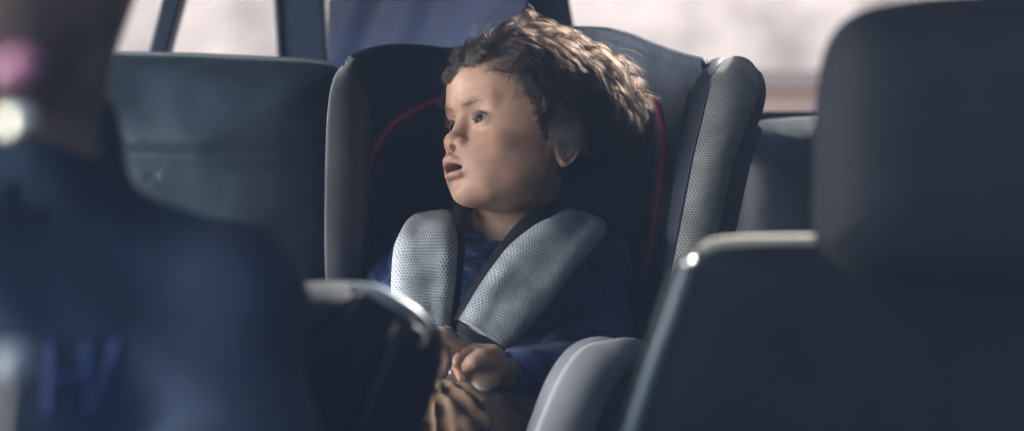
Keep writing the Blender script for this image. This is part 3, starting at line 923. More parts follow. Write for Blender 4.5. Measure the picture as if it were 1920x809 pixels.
# ---- sweater
def folds(F, items):
    """ridges and creases laid on the cloth surface where it faces the photograph"""
    V, Q = F.nets(); bv = BVHTree.FromPolygons([Vector(v) for v in V], [tuple(int(a) for a in q) for q in Q]); o = Vector((0, 0, CZ))
    for pts, r, op, k in items:
        c = catmull([Vector((p[0], p[1], 0)) for p in pts], 10); hs_ = []
        for q in c:
            d = (P(q.x, q.y, 1.0) - o).normalized(); h = bv.ray_cast(o, d)[0]
            if h is not None: hs_.append(np.array(h + d * (r * 0.55 if op == 'u' else -r * 0.25)))
        for a in range(len(hs_) - 1):
            if np.linalg.norm(hs_[a + 1] - hs_[a]) < 0.05:
                n_ = len(hs_); w0 = math.sin(math.pi * (a + .6) / (n_ + .2)) ** .5; w1 = math.sin(math.pi * (a + 1.6) / (n_ + .2)) ** .5
                F.cap(hs_[a], hs_[a + 1], r * w0, r * w1, op, k)


def world_field(lo, hi, step): return Field(axis(lo[0], hi[0], step), axis(lo[1], hi[1], step), axis(lo[2], hi[2], step))
W = lambda px, py, Y: np.array(P(px, py, Y))
S_ = world_field((-0.19, 1.80, 0.98), (0.17, 2.20, 1.30), 0.0026)
shr, shl = W(775, 512, 2.06), W(1098, 505, 2.07)
S_.cap(shr, shl, 0.048, 0.050, 'u', 0.03)
S_.cap(W(870, 545, 2.055), W(1005, 545, 2.06), 0.072, 0.072, 'u', 0.04)
S_.cap(W(935, 560, 2.06), W(935, 800, 2.05), 0.088, 0.095, 'u', 0.05)
ell_, wrl_ = W(1130, 700, 2.02), W(962, 706, 1.905)
S_.chain([shl, ell_, wrl_], [0.044, 0.040, 0.028], 'u', 0.02)
elr_, wrr_ = W(712, 690, 1.99), W(800, 712, 1.87)
S_.chain([shr, elr_, wrr_], [0.044, 0.040, 0.028], 'u', 0.02)
S_.cap(W(938, 468, 2.04), W(945, 442, 2.033), 0.056, 0.050, 'u', 0.02)          # collar rise
S_.cap(W(938, 470, 2.035), W(960, 380, 2.02), 0.044, 0.043, 's', 0.006)         # neck opening
def wr(x, y, z):
    a = vnoise(x * 22 + y * 8, y * 18, z * 46 + x * 16, 3) * 0.010 + vnoise(x * 50, y * 45, z * 90 + x * 30, 4) * 0.0035
    return a
S_.apply((-1, 0, 0), (1, 3, 3), wr, 'add', 0)
folds(S_, [([(866, 462), (900, 470), (940, 462)], .004, 'u', .008), ([(864, 478), (895, 488), (930, 482), (950, 474)], .0035, 's', .007),
           ([(862, 492), (890, 503), (925, 498)], .004, 'u', .008), ([(860, 512), (884, 522), (908, 516)], .0035, 's', .008), ([(858, 535), (872, 545), (890, 540)], .004, 'u', .01),
           ([(874, 420), (884, 432), (910, 436), (945, 434)], .0035, 'u', .004), ([(868, 438), (885, 447), (915, 449), (950, 444)], .002, 's', .003),
           ([(735, 465), (722, 495), (712, 520)], .004, 's', .010), ([(750, 470), (742, 500)], .004, 'u', .01),
           ([(940, 668), (960, 690), (972, 720)], .0045, 'u', .008), ([(955, 666), (978, 685), (1000, 715)], .0035, 's', .007), ([(975, 664), (1005, 680), (1030, 700)], .0045, 'u', .008),
           ([(930, 676), (942, 700), (945, 722)], .003, 's', .006), ([(1000, 665), (1035, 672), (1060, 690)], .0035, 's', .008),
           ([(1110, 500), (1130, 540), (1140, 590)], .004, 's', .012), ([(1040, 620), (1070, 600), (1110, 590)], .004, 's', .012), ([(1030, 645), (1065, 630), (1120, 620)], .004, 'u', .012)])
V, Q = S_.nets()
link('sweater', mesh_quads('sweater', V, Q), M['sweater'], boy)

# ---- trousers with folds
T_ = world_field((-0.22, 1.64, 0.90), (0.10, 2.10, 1.10), 0.0022)
hl, kl = W(1005, 838, 2.01), W(838, 842, 1.74)
hr_, kr = W(880, 838, 2.02), W(690, 850, 1.78)
T_.cap(hl, kl, 0.062, 0.056, 'u', 0.02); T_.cap(hr_, kr, 0.060, 0.055, 'u', 0.02)
T_.cap(W(890, 830, 2.04), W(1000, 830, 2.04), 0.085, 0.085, 'u', 0.03)
T_.cap(kl, W(835, 1000, 1.72), 0.056, 0.05, 'u', 0.03)
T_.cap(kr, W(690, 1000, 1.76), 0.056, 0.05, 'u', 0.03)
T_.apply((-1, 0, 0), (1, 3, 3), lambda x, y, z: vnoise(x * 20 + z * 10, y * 14, z * 30 - x * 10, 8) * 0.006, 'add', 0)
folds(T_, [([(797, 716), (794, 745), (789, 780), (786, 830)], .0050, 'u', .005), ([(806, 718), (812, 750), (816, 790), (820, 840)], .0045, 'u', .005),
           ([(801, 718), (803, 760), (802, 820)], 0.0027, 's', 0.0060), ([(816, 716), (838, 742), (852, 780), (858, 830)], .0050, 'u', .005),
           ([(810, 720), (826, 752), (834, 800), (838, 840)], 0.0030, 's', 0.0060), ([(830, 715), (866, 738), (900, 770), (920, 805)], .0045, 'u', .005),
           ([(824, 718), (854, 746), (884, 784), (896, 825)], 0.0029, 's', 0.0075), ([(848, 714), (884, 736), (915, 762)], .0035, 'u', .005), ([(842, 715), (876, 738), (908, 768)], 0.0018, 's', 0.0060),
           ([(925, 738), (945, 770), (952, 806)], 0.0018, 's', 0.0045), ([(775, 770), (784, 800), (776, 830)], .005, 'u', .006), ([(786, 735), (778, 765), (782, 790)], 0.0030, 's', 0.0090),
           ([(930, 745), (960, 762), (1000, 775)], .003, 'u', .01), ([(865, 790), (880, 805), (890, 830)], .0045, 'u', .006)])
T_.apply((-1, 0, 0), (1, 3, 3), lambda x, y, z: vnoise(x * 70, y * 60, z * 70, 18) * 0.0028, 'add', 0)
V, Q = T_.nets()
link('trousers', mesh_quads('trousers', V, Q), M['trousers'], boy)

# ------------------------------------------------------------------ plush toy in his lap
toy = empty('plush_toy', P(860, 705, 1.80), 'small brown plush toy gripped in the boy\'s hand on his lap', 'toy')
K_ = world_field((-0.115, 1.70, 1.02), (-0.005, 1.90, 1.16), 0.0016)
K_.cap(W(806, 698, 1.83), W(868, 702, 1.83), 0.018, 0.018, 'u', 0.006)       # body
K_.cap(W(808, 636, 1.80), W(832, 636, 1.80), 0.0115, 0.0115, 'u', 0.004)     # arm over the top
K_.cap(W(832, 637, 1.80), W(862, 660, 1.802), 0.0115, 0.0140, 'u', 0.004)
K_.cap(W(862, 660, 1.812), W(905, 706, 1.806), 0.0130, 0.0110, 'u', 0.004)    # limb running through his hand
K_.ell(W(822, 675, 1.772), (0.0140, 0.0075, 0.0205), 'u', 0.002)               # ear with a hollow
K_.ell(W(820, 677, 1.764), (0.0085, 0.0060, 0.0140), 's', 0.003)
K_.chain([W(847, 658, 1.785), W(852, 682, 1.79), W(850, 704, 1.79)], [0.004, 0.0075, 0.006], 's', 0.004)
K_.apply((-1, 0, 0), (1, 3, 3), lambda x, y, z: vnoise(x * 260, y * 260, z * 260, 2) * 0.0016, 'add', 0)
V, Q = K_.nets()
body_o = link('body', mesh_quads('body', V, Q), M['plush'], toy)
Kp = world_field((-0.06, 1.74, 1.02), (-0.01, 1.82, 1.13), 0.0012)
Kp.ell(W(910, 712, 1.795), (0.0125, 0.0120, 0.0095), 'u', 0.004)
Kp.ell(W(920, 704, 1.797), (0.0085, 0.0110, 0.0090), 'u', 0.004)
Kp.apply((-1, 0, 0), (1, 3, 3), lambda x, y, z: vnoise(x * 300, y * 300, z * 300, 2) * 0.0012, 'add', 0)
V, Q = Kp.nets()
pad_o = link('paw_pad', mesh_quads('paw_pad', V, Q), M['plush_pad'], toy)
bm = bmesh.new(); bmesh.ops.create_uvsphere(bm, u_segments=20, v_segments=14, radius=0.0024, matrix=Matrix.Translation(P(846, 699, 1.766)))
me = bpy.data.meshes.new('eye'); bm.to_mesh(me); bm.free(); link('eye', me, plain('grey_button', (0.45, 0.45, 0.47), rough=0.15), toy)

def fur(name, o_, n_, L, mat, parent, seed):
    g = np.random.default_rng(seed); me_ = o_.data; nv_ = len(me_.vertices)
    co_ = np.zeros(nv_ * 3, np.float32); no_ = np.zeros(nv_ * 3, np.float32)
    me_.vertices.foreach_get('co', co_); me_.vertex_normals.foreach_get('vector', no_)
    co_ = co_.reshape(-1, 3); no_ = no_.reshape(-1, 3); off = np.array(o_.matrix_parent_inverse.translation + parent.location)
    ix = g.integers(0, nv_, n_); t = np.linspace(0, 1, 5)[None, :, None]
    d = no_[ix] * 0.8 + g.normal(0, 0.45, (n_, 3)); d[:, 2] -= 0.25; d /= np.linalg.norm(d, axis=1, keepdims=True)
    S = co_[ix][:, None, :] + g.normal(0, 0.0006, (n_, 1, 3)) + d[:, None, :] * (L * (0.6 + 0.6 * g.random((n_, 1, 1)))) * t + np.array((0, 0, -0.3))[None, None] * L * t ** 2
    return curves_obj(name, S, np.tile(np.linspace(0.00009, 0.00003, 5), (n_, 1)), mat, None)
bpy.context.view_layer.update()
for o_, nm_, mt_, n_ in ((body_o, 'fur', hair_mat('plush_fur', 0.52, 0.55, rough=0.5, radial=0.6, colr=(0.24, 0.14, 0.095)), 12000), (pad_o, 'fur', hair_mat('cream_fur', 0.12, 0.35, rough=0.5, radial=0.6, colr=(0.27, 0.165, 0.11)), 9000)):
    f_ = fur(nm_, o_, n_, 0.0013, mt_, toy, 5); f_.parent = toy; f_.matrix_parent_inverse = Matrix.Translation(toy.location).inverted()

#=PART=seat
# ------------------------------------------------------------------ child seat
cs = empty('child_seat', P(980, 800, 2.0), 'grey and navy child safety seat with red piping holding the boy', 'child seat')
LPX, RPX = 655.0, 1325.0
def backY(px, py):
    s = (px - (LPX + RPX) / 2) / ((RPX - LPX) / 2)
    return 2.27 - 0.20 * min(1.3, abs(s)) ** 2.6 - 0.03 * max(0, (py - 350) / 400)
# back shell, concave grid under a curved top edge
top_pts = [(628, 150), (650, 126), (690, 108), (735, 100), (790, 101), (840, 106), (900, 100), (970, 82), (1050, 68), (1125, 67), (1180, 78), (1235, 100), (1285, 117), (1330, 128)]
def topy(px): return float(np.interp(px, [q[0] for q in top_pts], [q[1] for q in top_pts]))
tcurve = catmull([Vector((q[0], q[1], 0)) for q in top_pts], 200)
tx = [q.x for q in tcurve]; tyy = [q.y for q in tcurve]
nS, nT = 90, 60
def shell(name, px0, px1, mat, yoff=0.0, ybot=900):
    V = []; F = []
    for i in range(nS + 1):
        px = px0 + (px1 - px0) * i / nS
        ty = float(np.interp(px, tx, tyy))
        for j in range(-8, nT + 1):
            if j < 0:      # rolled top edge going back
                a = -j / 8 * math.pi / 2; v = P(px, ty, backY(px, ty) + yoff)
                V.append(v + Vector((0, 0.045 * math.sin(a) + 0.0, 0.012 * math.sin(2 * a) - 0.02 * (1 - math.cos(a)))))
            else:
                tt = j / nT; py = ty + (ybot - ty) * tt
                roll = 0.030 * math.exp(-(py - ty) / 14.0)
                V.append(P(px, py, backY(px, py) + yoff + roll * 0.6))
        V
    k = nT + 9
    # order j from -8..nT currently: -8 first (back-most)
    for i in range(nS):
        for j in range(k - 1):
            F.append((i * k + j, i * k + j + 1, (i + 1) * k + j + 1, (i + 1) * k + j))
    me = mesh_np(name, V, F)
    o = link(name, me, mat, cs)
    md = o.modifiers.new('s', 'SOLIDIFY'); md.thickness = 0.012; md.offset = 0
    return o
shell('backrest', 655, 1085, M['seat_navy'])
tag(shell('backrest', 1085.5, 1325, M['seat_rib']), 'finely ribbed blue-grey backrest side')
# head pad inside the red welt
pipe = [(686, 480), (683, 400), (684, 335), (700, 285), (735, 235), (785, 203), (838, 184), (900, 168), (980, 156), (1060, 150), (1140, 156), (1195, 170), (1222, 188), (1238, 222), (1243, 268), (1239, 320), (1231, 390), (1222, 450), (1212, 500)]
pipe3 = [P(q[0], q[1], backY(*q) - 0.016) for q in pipe]
tube('piping', pipe3, 0.0042, M['red_pipe'], cs, n=160)
outl = [q for q in pipe] + [(1200, 560), (1150, 640), (1000, 660), (850, 660), (730, 620), (695, 540)]
puff('head_pad', outl, lambda x, y: backY(x, y) - 0.002, M['seat_dark'], cs, h=0.022, back=0.01, p=4)
# right wing: bolster swept from seat base up and over the top
def wing_edges(left, right): return [P(*q) for q in left], [P(*q) for q in right]
# grey mesh strip
gl, gr = wing_edges([(1195, 700, 1.90), (1235, 600, 1.925), (1262, 480, 1.95), (1282, 380, 1.97), (1300, 290, 1.985), (1318, 215, 2.0), (1332, 160, 2.02), (1345, 134, 2.05), (1351, 124, 2.09), (1352, 124, 2.13)],
                    [(1235, 720, 1.92), (1290, 610, 1.95), (1330, 480, 1.975), (1352, 390, 1.99), (1372, 300, 2.0), (1396, 235, 2.015), (1414, 190, 2.03), (1420, 164, 2.055), (1419, 146, 2.09), (1415, 142, 2.13)])
wing_r = ribbon('side_wing', gl, gr, M['air_mid'], cs, h=0.014, p=2.4, n=70, thick=0.006)
tag(wing_r, 'charcoal mesh faced side wing with rounded top')
il, ir = wing_edges([(1180, 700, 2.02), (1225, 600, 2.03), (1250, 480, 2.05), (1262, 380, 2.06), (1272, 300, 2.07), (1285, 225, 2.09), (1300, 170, 2.11), (1318, 132, 2.13), (1340, 118, 2.14), (1362, 118, 2.15)],
                    [(1197, 700, 1.899), (1237, 600, 1.924), (1264, 480, 1.949), (1284, 380, 1.969), (1302, 290, 1.984), (1320, 215, 1.999), (1334, 160, 2.019), (1347, 134, 2.049), (1353, 124, 2.089), (1354, 124, 2.129)])
ribbon('inner_panel', il, ir, M['seat_dark'], wing_r, h=0.006, n=70, thick=0.003, p=2)
ol, orr = wing_edges([(1233, 720, 1.921), (1288, 610, 1.951), (1328, 480, 1.976), (1350, 390, 1.991), (1370, 300, 2.001), (1394, 235, 2.016), (1413, 190, 2.031), (1419, 165, 2.056), (1418, 147, 2.091), (1414, 143, 2.131)],
                     [(1268, 730, 2.03), (1318, 610, 2.04), (1348, 480, 2.05), (1368, 390, 2.06), (1388, 300, 2.07), (1412, 240, 2.08), (1424, 200, 2.09), (1425, 165, 2.10), (1412, 138, 2.12), (1394, 126, 2.14)])
ribbon('outer_panel', ol, orr, M['seat_dark'], wing_r, h=0.007, n=70, thick=0.003, p=2, normal=Vector((1, -1, 0)))
ribbon('outer_panel', [P(q[0] - 2, q[1], 2.09) for q in ((1240, 730), (1305, 610), (1340, 480), (1362, 390), (1382, 310), (1400, 260))],
       [P(q[0], q[1], 2.10) for q in ((1272, 740), (1330, 610), (1362, 480), (1382, 390), (1398, 310), (1420, 235))], M['seat_grey_dim'], wing_r, h=0.010, n=50, thick=0.004)
tube('piping', [p + Vector((0, -0.003, 0)) for p in gl[:-1]], 0.0016, M['strap'], wing_r, n=80)
# pocket seam on the ribbed side
tube('piping', [P(1262, 420, 2.07), P(1268, 340, 2.075), P(1280, 240, 2.09), P(1292, 180, 2.10), P(1306, 145, 2.115)], 0.003, M['seat_grey_dim'], cs, n=60)
# left wing
ll, lr_ = wing_edges([(615, 620, 2.060), (612, 520, 2.020), (610, 420, 1.955), (611, 320, 1.920), (614, 240, 1.930), (620, 180, 1.950), (630, 148, 1.980), (645, 130, 2.030)],
                     [(676, 620, 2.090), (675, 520, 2.050), (676, 420, 1.985), (678, 320, 1.950), (677, 250, 1.960), (672, 195, 1.980), (664, 158, 2.005), (655, 134, 2.040)])
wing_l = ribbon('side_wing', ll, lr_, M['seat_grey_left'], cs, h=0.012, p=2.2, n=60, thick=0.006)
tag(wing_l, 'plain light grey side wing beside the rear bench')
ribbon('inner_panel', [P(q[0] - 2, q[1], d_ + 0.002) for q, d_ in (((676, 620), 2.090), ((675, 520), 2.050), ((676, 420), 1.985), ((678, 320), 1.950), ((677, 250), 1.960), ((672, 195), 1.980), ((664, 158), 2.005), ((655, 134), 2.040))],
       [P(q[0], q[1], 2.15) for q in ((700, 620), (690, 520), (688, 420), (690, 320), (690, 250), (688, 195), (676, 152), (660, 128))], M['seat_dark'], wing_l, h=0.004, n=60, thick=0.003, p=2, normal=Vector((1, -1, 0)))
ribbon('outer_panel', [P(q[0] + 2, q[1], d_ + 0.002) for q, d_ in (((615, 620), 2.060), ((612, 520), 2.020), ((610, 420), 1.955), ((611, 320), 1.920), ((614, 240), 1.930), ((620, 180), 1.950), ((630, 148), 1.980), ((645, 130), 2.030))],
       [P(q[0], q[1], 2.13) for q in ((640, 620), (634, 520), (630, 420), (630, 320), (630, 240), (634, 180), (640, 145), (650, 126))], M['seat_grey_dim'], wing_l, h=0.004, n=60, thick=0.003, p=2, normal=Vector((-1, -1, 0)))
tube('piping', [P(q[0], q[1], d_) for q, d_ in (((640, 142), 1.985), ((652, 150), 1.980), ((664, 168), 1.978), ((674, 200), 1.980), ((679, 250), 1.962))], 0.0045, M['seat_dark'], wing_l, n=40)
# lower armrest bolster (light grey arch)
al, ar = wing_edges([(985, 860, 1.66), (1012, 790, 1.675), (1045, 715, 1.69), (1080, 665, 1.705), (1115, 648, 1.72), (1150, 650, 1.745), (1185, 672, 1.78), (1215, 700, 1.82)],
                    [(1090, 880, 1.70), (1108, 812, 1.71), (1132, 750, 1.72), (1160, 705, 1.735), (1185, 688, 1.75), (1200, 690, 1.77), (1215, 705, 1.79), (1235, 725, 1.83)])
arm = ribbon('armrest', al, ar, M['seat_grey'], cs, h=0.020, p=2.2, n=60, thick=0.006)
ribbon('inner_panel', [P(q[0] - 1, q[1], q[2] + 0.08) for q in ((985, 860, 1.66), (1005, 790, 1.675), (1033, 715, 1.69), (1065, 668, 1.705), (1100, 648, 1.72), (1140, 648, 1.745), (1180, 670, 1.78), (1210, 698, 1.82))],
       [p + Vector((0.001, 0.002, 0)) for p in al], M['seat_grey_dim'], arm, h=0.006, n=60, thick=0.003, p=2, normal=Vector((-1, 0, 0.5)))
ribbon('outer_panel', [p + Vector((0, 0.004, 0)) for p in ar], [p + Vector((0.035, 0.07, -0.012)) for p in ar], M['seat_dark'], arm, h=0.004, n=60, thick=0.003, p=2, normal=Vector((1, -1, 0)))
# seat base under him
puff('seat_cushion', [(700, 840), (760, 810), (980, 800), (1180, 810), (1230, 860), (1220, 1100), (700, 1100)], 1.88, M['seat_dark'], cs, h=0.05, back=0.35)
# harness pads
pl, pr = wing_edges([(772, 432, 2.02), (766, 434, 1.985), (752, 452, 1.955), (744, 480, 1.935), (741, 540, 1.925), (745, 600, 1.92), (750, 640, 1.92)],
                    [(852, 420, 2.03), (854, 424, 1.99), (852, 446, 1.96), (849, 480, 1.942), (845, 540, 1.93), (838, 600, 1.925), (834, 640, 1.925)])
pad1 = ribbon('harness_pad', pl, pr, M['air_light'], cs, h=0.013, p=7, n=110, m=30, thick=0.010, wrinkle=0.006, seed=21)
ql, qr = wing_edges([(1044, 418, 2.04), (1034, 420, 2.0), (1000, 434, 1.965), (958, 468, 1.945), (920, 517, 1.93), (888, 566, 1.92), (866, 604, 1.917)],
                    [(1132, 438, 2.06), (1126, 442, 2.02), (1104, 466, 1.985), (1070, 505, 1.96), (1030, 560, 1.945), (988, 610, 1.932), (945, 654, 1.925)])
pad2 = ribbon('harness_pad', ql, qr, M['air_light'], cs, h=0.013, p=7, n=110, m=30, thick=0.010, wrinkle=0.008, seed=22)
# dark binding + webbing beside/below the pads
def shift(pts, dx, dy, dz=0): return [p + Vector((dx, dy, dz)) for p in pts]
bl, br2 = wing_edges([(850, 388, 2.03), (853, 398, 1.992), (851, 432, 1.965), (848, 480, 1.947), (843, 540, 1.937), (836, 600, 1.93), (832, 640, 1.93)],
                     [(866, 384, 2.04), (872, 398, 2.0), (866, 440, 1.972), (862, 490, 1.955), (856, 545, 1.945), (850, 605, 1.94), (846, 645, 1.94)])
ribbon('strap', bl, br2, M['strap'], pad1, h=0.006, n=50, thick=0.006)
tube('edge_binding', shift(br2, 0.001, -0.003), 0.0022, M['seat_navy'], pad1, n=60)
cl, cr_ = wing_edges([(1018, 384, 2.05), (1010, 395, 2.01), (975, 424, 1.975), (935, 470, 1.955), (898, 522, 1.94), (870, 570, 1.93), (852, 606, 1.927)],
                     [(1050, 384, 2.045), (1042, 394, 2.004), (1005, 421, 1.968), (961, 469, 1.948), (923, 518, 1.934), (891, 567, 1.925), (869, 605, 1.92)])
ribbon('strap', cl, cr_, M['strap'], pad2, h=0.006, n=50, thick=0.006)
tube('edge_binding', shift(cl, -0.001, -0.002), 0.0022, M['seat_navy'], pad2, n=60)
ribbon('strap', [P(862, 602, 1.92), P(858, 618, 1.92), P(880, 650, 1.915)], [P(950, 652, 1.925), P(942, 664, 1.925), P(930, 690, 1.918)], M['strap'], pad2, h=0.006, n=20, thick=0.006)
tube('edge_binding', [P(1040, 410, 2.04), P(1075, 408, 2.045), P(1110, 414, 2.05), P(1138, 428, 2.055), P(1132, 456, 2.03)], 0.008, M['strap'], pad2, n=40)
tube('edge_binding', [P(768, 428, 2.02), P(790, 418, 2.03), P(825, 410, 2.04), P(858, 410, 2.04)], 0.006, M['strap'], pad1, n=40)

#=PART=car
# ------------------------------------------------------------------ rear bench
rb = empty('rear_bench', P(960, 900, 2.35), 'dark leather rear bench behind the child seat with pale strip standing for light on its top edge', 'bench seat')
def streakL(x, y): return 0.007 * math.exp(-((y - 292 - (x - 400) * 0.004) / 20.0) ** 2)  # groove added in place of a dark streak reflected in the windscreen
puff('backrest', [(-200, 115), (40, 104), (190, 101), (350, 104), (480, 110), (585, 116), (625, 124), (640, 150), (645, 300), (645, 520), (640, 800), (300, 830), (-150, 830), (-230, 500), (-230, 200)],
     2.36, M['navy_leather'], rb, h=0.09, back=0.16, p=3.2, n=220, rings=60, seam=streakL, noise=0.012)
puff('backrest', [(1340, 300), (1375, 245), (1420, 228), (1500, 220), (1600, 216), (1800, 216), (2100, 225), (2160, 300), (2160, 700), (2100, 800), (1700, 830), (1380, 800), (1345, 600)],
     2.44, M['navy_leather'], rb, h=0.13, back=0.14, p=2.2, n=180, rings=30)
tube('piping', [P(-150, 112, 2.352), P(60, 104, 2.352), P(200, 101, 2.352), P(350, 103.5, 2.352), P(480, 109.5, 2.352), P(585, 115.5, 2.352), P(622, 123, 2.352)], 0.0034, M['piping_grey'], rb, n=60)  # grey strip added to paint the lit line along the bench top
puff('seat_cushion', [(-230, 790), (400, 780), (960, 780), (1700, 790), (2150, 800), (2200, 1100), (-250, 1100)], 2.0, M['navy_leather'], rb, h=0.06, back=0.4)

# ------------------------------------------------------------------ front seats
fp = empty('front_seat', P(1700, 900, 1.15), 'dark leather front passenger seat with tall headrest, cream strip standing for sun on its top edge', 'car seat', 'front car seats')
puff('backrest', [(1130, 950), (1165, 830), (1205, 700), (1240, 590), (1268, 520), (1292, 486), (1325, 464), (1380, 455), (1480, 452), (1700, 452), (2000, 455), (2200, 470), (2270, 520), (2330, 700), (2350, 950), (2000, 1050), (1500, 1050)],
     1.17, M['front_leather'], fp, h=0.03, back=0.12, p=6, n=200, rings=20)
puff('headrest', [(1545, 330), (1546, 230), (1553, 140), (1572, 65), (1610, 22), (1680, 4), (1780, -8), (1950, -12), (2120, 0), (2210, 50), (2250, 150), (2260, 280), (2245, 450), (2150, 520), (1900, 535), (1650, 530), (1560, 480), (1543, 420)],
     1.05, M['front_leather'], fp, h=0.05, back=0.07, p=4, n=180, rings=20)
for px in (1750, 2050):
    tube('headrest_post', [P(px, 380, 1.19), P(px, 430, 1.19), P(px, 500, 1.20)], 0.006, M['chrome'], fp, n=10)
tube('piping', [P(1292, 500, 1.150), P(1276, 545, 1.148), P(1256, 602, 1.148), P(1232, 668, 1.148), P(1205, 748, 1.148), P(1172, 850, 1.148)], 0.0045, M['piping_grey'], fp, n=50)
tube('piping', [P(1318, 470, 1.163), P(1336, 461, 1.163), P(1375, 456, 1.163), P(1450, 453.5, 1.163), P(1560, 453, 1.163), P(1800, 453, 1.163), P(2150, 462, 1.163)], 0.0042, M['top_light_cream'], fp, n=60)  # strip added as the painted sunlit line on the seat top
bm = bmesh.new(); bmesh.ops.create_uvsphere(bm, u_segments=20, v_segments=14, radius=0.0040, matrix=Matrix.Translation(P(1293, 496, 1.142)))  # metal sphere added to stand in for a glint on the leather
me = bpy.data.meshes.new('glint_ball'); bm.to_mesh(me); bm.free(); link('glint_ball', me, M['chrome'], fp)

fd = empty('front_seat', P(500, 1000, 1.22), 'dark leather driver seat with rounded shoulder behind the driver', 'car seat', 'front car seats')
def seamD(x, y): return 0.012 * math.exp(-((x - 735 + (y - 640) * 0.42) / 9.0) ** 2) * (1 if y > 590 else 0) + 0.010 * math.exp(-((x - 600 + (y - 620) * 1.1) / 7.0) ** 2)
puff('backrest', [(100, 640), (300, 570), (450, 545), (560, 532), (640, 530), (700, 543), (755, 572), (800, 604), (826, 645), (822, 700), (806, 760), (785, 830), (760, 950), (500, 1050), (150, 1000), (60, 800)],
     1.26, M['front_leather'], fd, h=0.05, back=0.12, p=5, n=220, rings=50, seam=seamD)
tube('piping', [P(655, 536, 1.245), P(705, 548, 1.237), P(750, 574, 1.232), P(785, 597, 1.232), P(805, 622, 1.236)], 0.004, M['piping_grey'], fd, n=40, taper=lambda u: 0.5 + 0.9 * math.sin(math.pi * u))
tube('piping', [P(770, 600, 1.225), P(745, 650, 1.212), P(715, 720, 1.205), P(680, 809, 1.20), P(655, 870, 1.20)], 0.004, M['front_leather'], fd, n=40)

# ------------------------------------------------------------------ driver
D_ = world_field((-0.52, 0.80, 0.72), (-0.02, 1.24, 1.56), 0.005)
DW = lambda px, py, Y=1.06: np.array(P(px, py, Y))
D_.ell(DW(10, -140), (0.078, 0.100, 0.112), 'u', 0.02)
D_.ell(DW(20, -40, 1.02), (0.058, 0.062, 0.055), 'u', 0.03)
D_.cap(DW(20, 20, 1.08), DW(20, 330, 1.09), 0.053, 0.058, 'u', 0.02)
D_.cap(DW(-350, 670, 1.1), DW(340, 670, 1.1), 0.044, 0.0445, 'u', 0.05)
D_.cap(DW(20, 790, 1.1), DW(20, 1100, 1.08), 0.12, 0.12, 'u', 0.06)
D_.chain([DW(390, 630, 1.09), DW(420, 950, 1.0), DW(250, 1150, 0.86)], [0.045, 0.04, 0.03], 'u', 0.03)
D_.chain([DW(-380, 590, 1.09), DW(-400, 950, 1.02), DW(-200, 1150, 0.86)], [0.045, 0.04, 0.03], 'u', 0.03)
for s in (-1, 1):
    D_.ell(DW(10 + s * 240, -120, 1.07), (0.01, 0.018, 0.03), 'u', 0.01)
    D_.ell(DW(10 + s * 95, -165, 0.975), (0.016, 0.012, 0.012), 's', 0.012)
D_.cap(DW(12, -160, 0.975), DW(12, -70, 0.95), 0.010, 0.013, 'u', 0.01)
D_.cap(DW(-60, -10, 0.975), DW(80, -10, 0.975), 0.006, 0.006, 'u', 0.008)
V, Q = D_.nets()
me = mesh_quads('person', V, Q)
ca = me.color_attributes.new('tone', 'FLOAT_COLOR', 'POINT')
ca.data.foreach_set('color', np.tile(np.array((0.38, 0.23, 0.20, 1), np.float32), len(V)))
driver = link('person', me, M['skin'])
tag(driver, 'blurred adult driver in dark blue sweatshirt, face cropped by the frame top', 'person')
Hd = world_field((-0.46, 0.90, 1.36), (-0.16, 1.24, 1.58), 0.005)
Hd.ell(DW(10, -175, 1.075), (0.084, 0.098, 0.104), 'u', 0.02)
Hd.ell(DW(10, -60, 0.955), (0.062, 0.05, 0.11), 's', 0.02)
Hd.apply((-1, 0, 0), (1, 3, 3), lambda x, y, z: vnoise(x * 60, y * 60, z * 60, 2) * 0.008, 'add', 0)
V, Q = Hd.nets(); link('hair', mesh_quads('hair', V, Q), plain('dark_hair', (0.02, 0.014, 0.016), rough=0.5), driver)
DS = world_field((-0.54, 0.76, 0.70), (-0.02, 1.28, 1.36), 0.005)
DS.cap(DW(-340, 610, 1.1), DW(385, 620, 1.1), 0.058, 0.056, 'u', 0.05)
DS.cap(DW(30, 485, 1.1), DW(315, 655, 1.1), 0.052, 0.046, 'u', 0.04)
DS.cap(DW(20, 400, 1.1), DW(-320, 520, 1.1), 0.058, 0.050, 'u', 0.04)
DS.cap(DW(20, 790, 1.1), DW(20, 1100, 1.08), 0.130, 0.130, 'u', 0.06)
DS.chain([DW(400, 625, 1.09), DW(425, 950, 1.0), DW(250, 1150, 0.86)], [0.054, 0.050, 0.04], 'u', 0.03)
DS.chain([DW(-380, 600, 1.09), DW(-400, 950, 1.0), DW(-200, 1150, 0.86)], [0.054, 0.050, 0.04], 'u', 0.03)
DS.cap(DW(20, 345, 1.09), DW(20, 290, 1.085), 0.066, 0.062, 'u', 0.02)
DS.cap(DW(20, 420, 1.085), DW(20, 120, 1.08), 0.056, 0.056, 's', 0.006)
DS.apply((-1, 0, 0), (1, 3, 3), lambda x, y, z: vnoise(x * 20, y * 20, z * 28 + x * 14, 6) * 0.020, 'add', 0)
V, Q = DS.nets()
sw = link('sweatshirt', mesh_quads('sweatshirt', V, Q), M['driver_sweat'], driver)
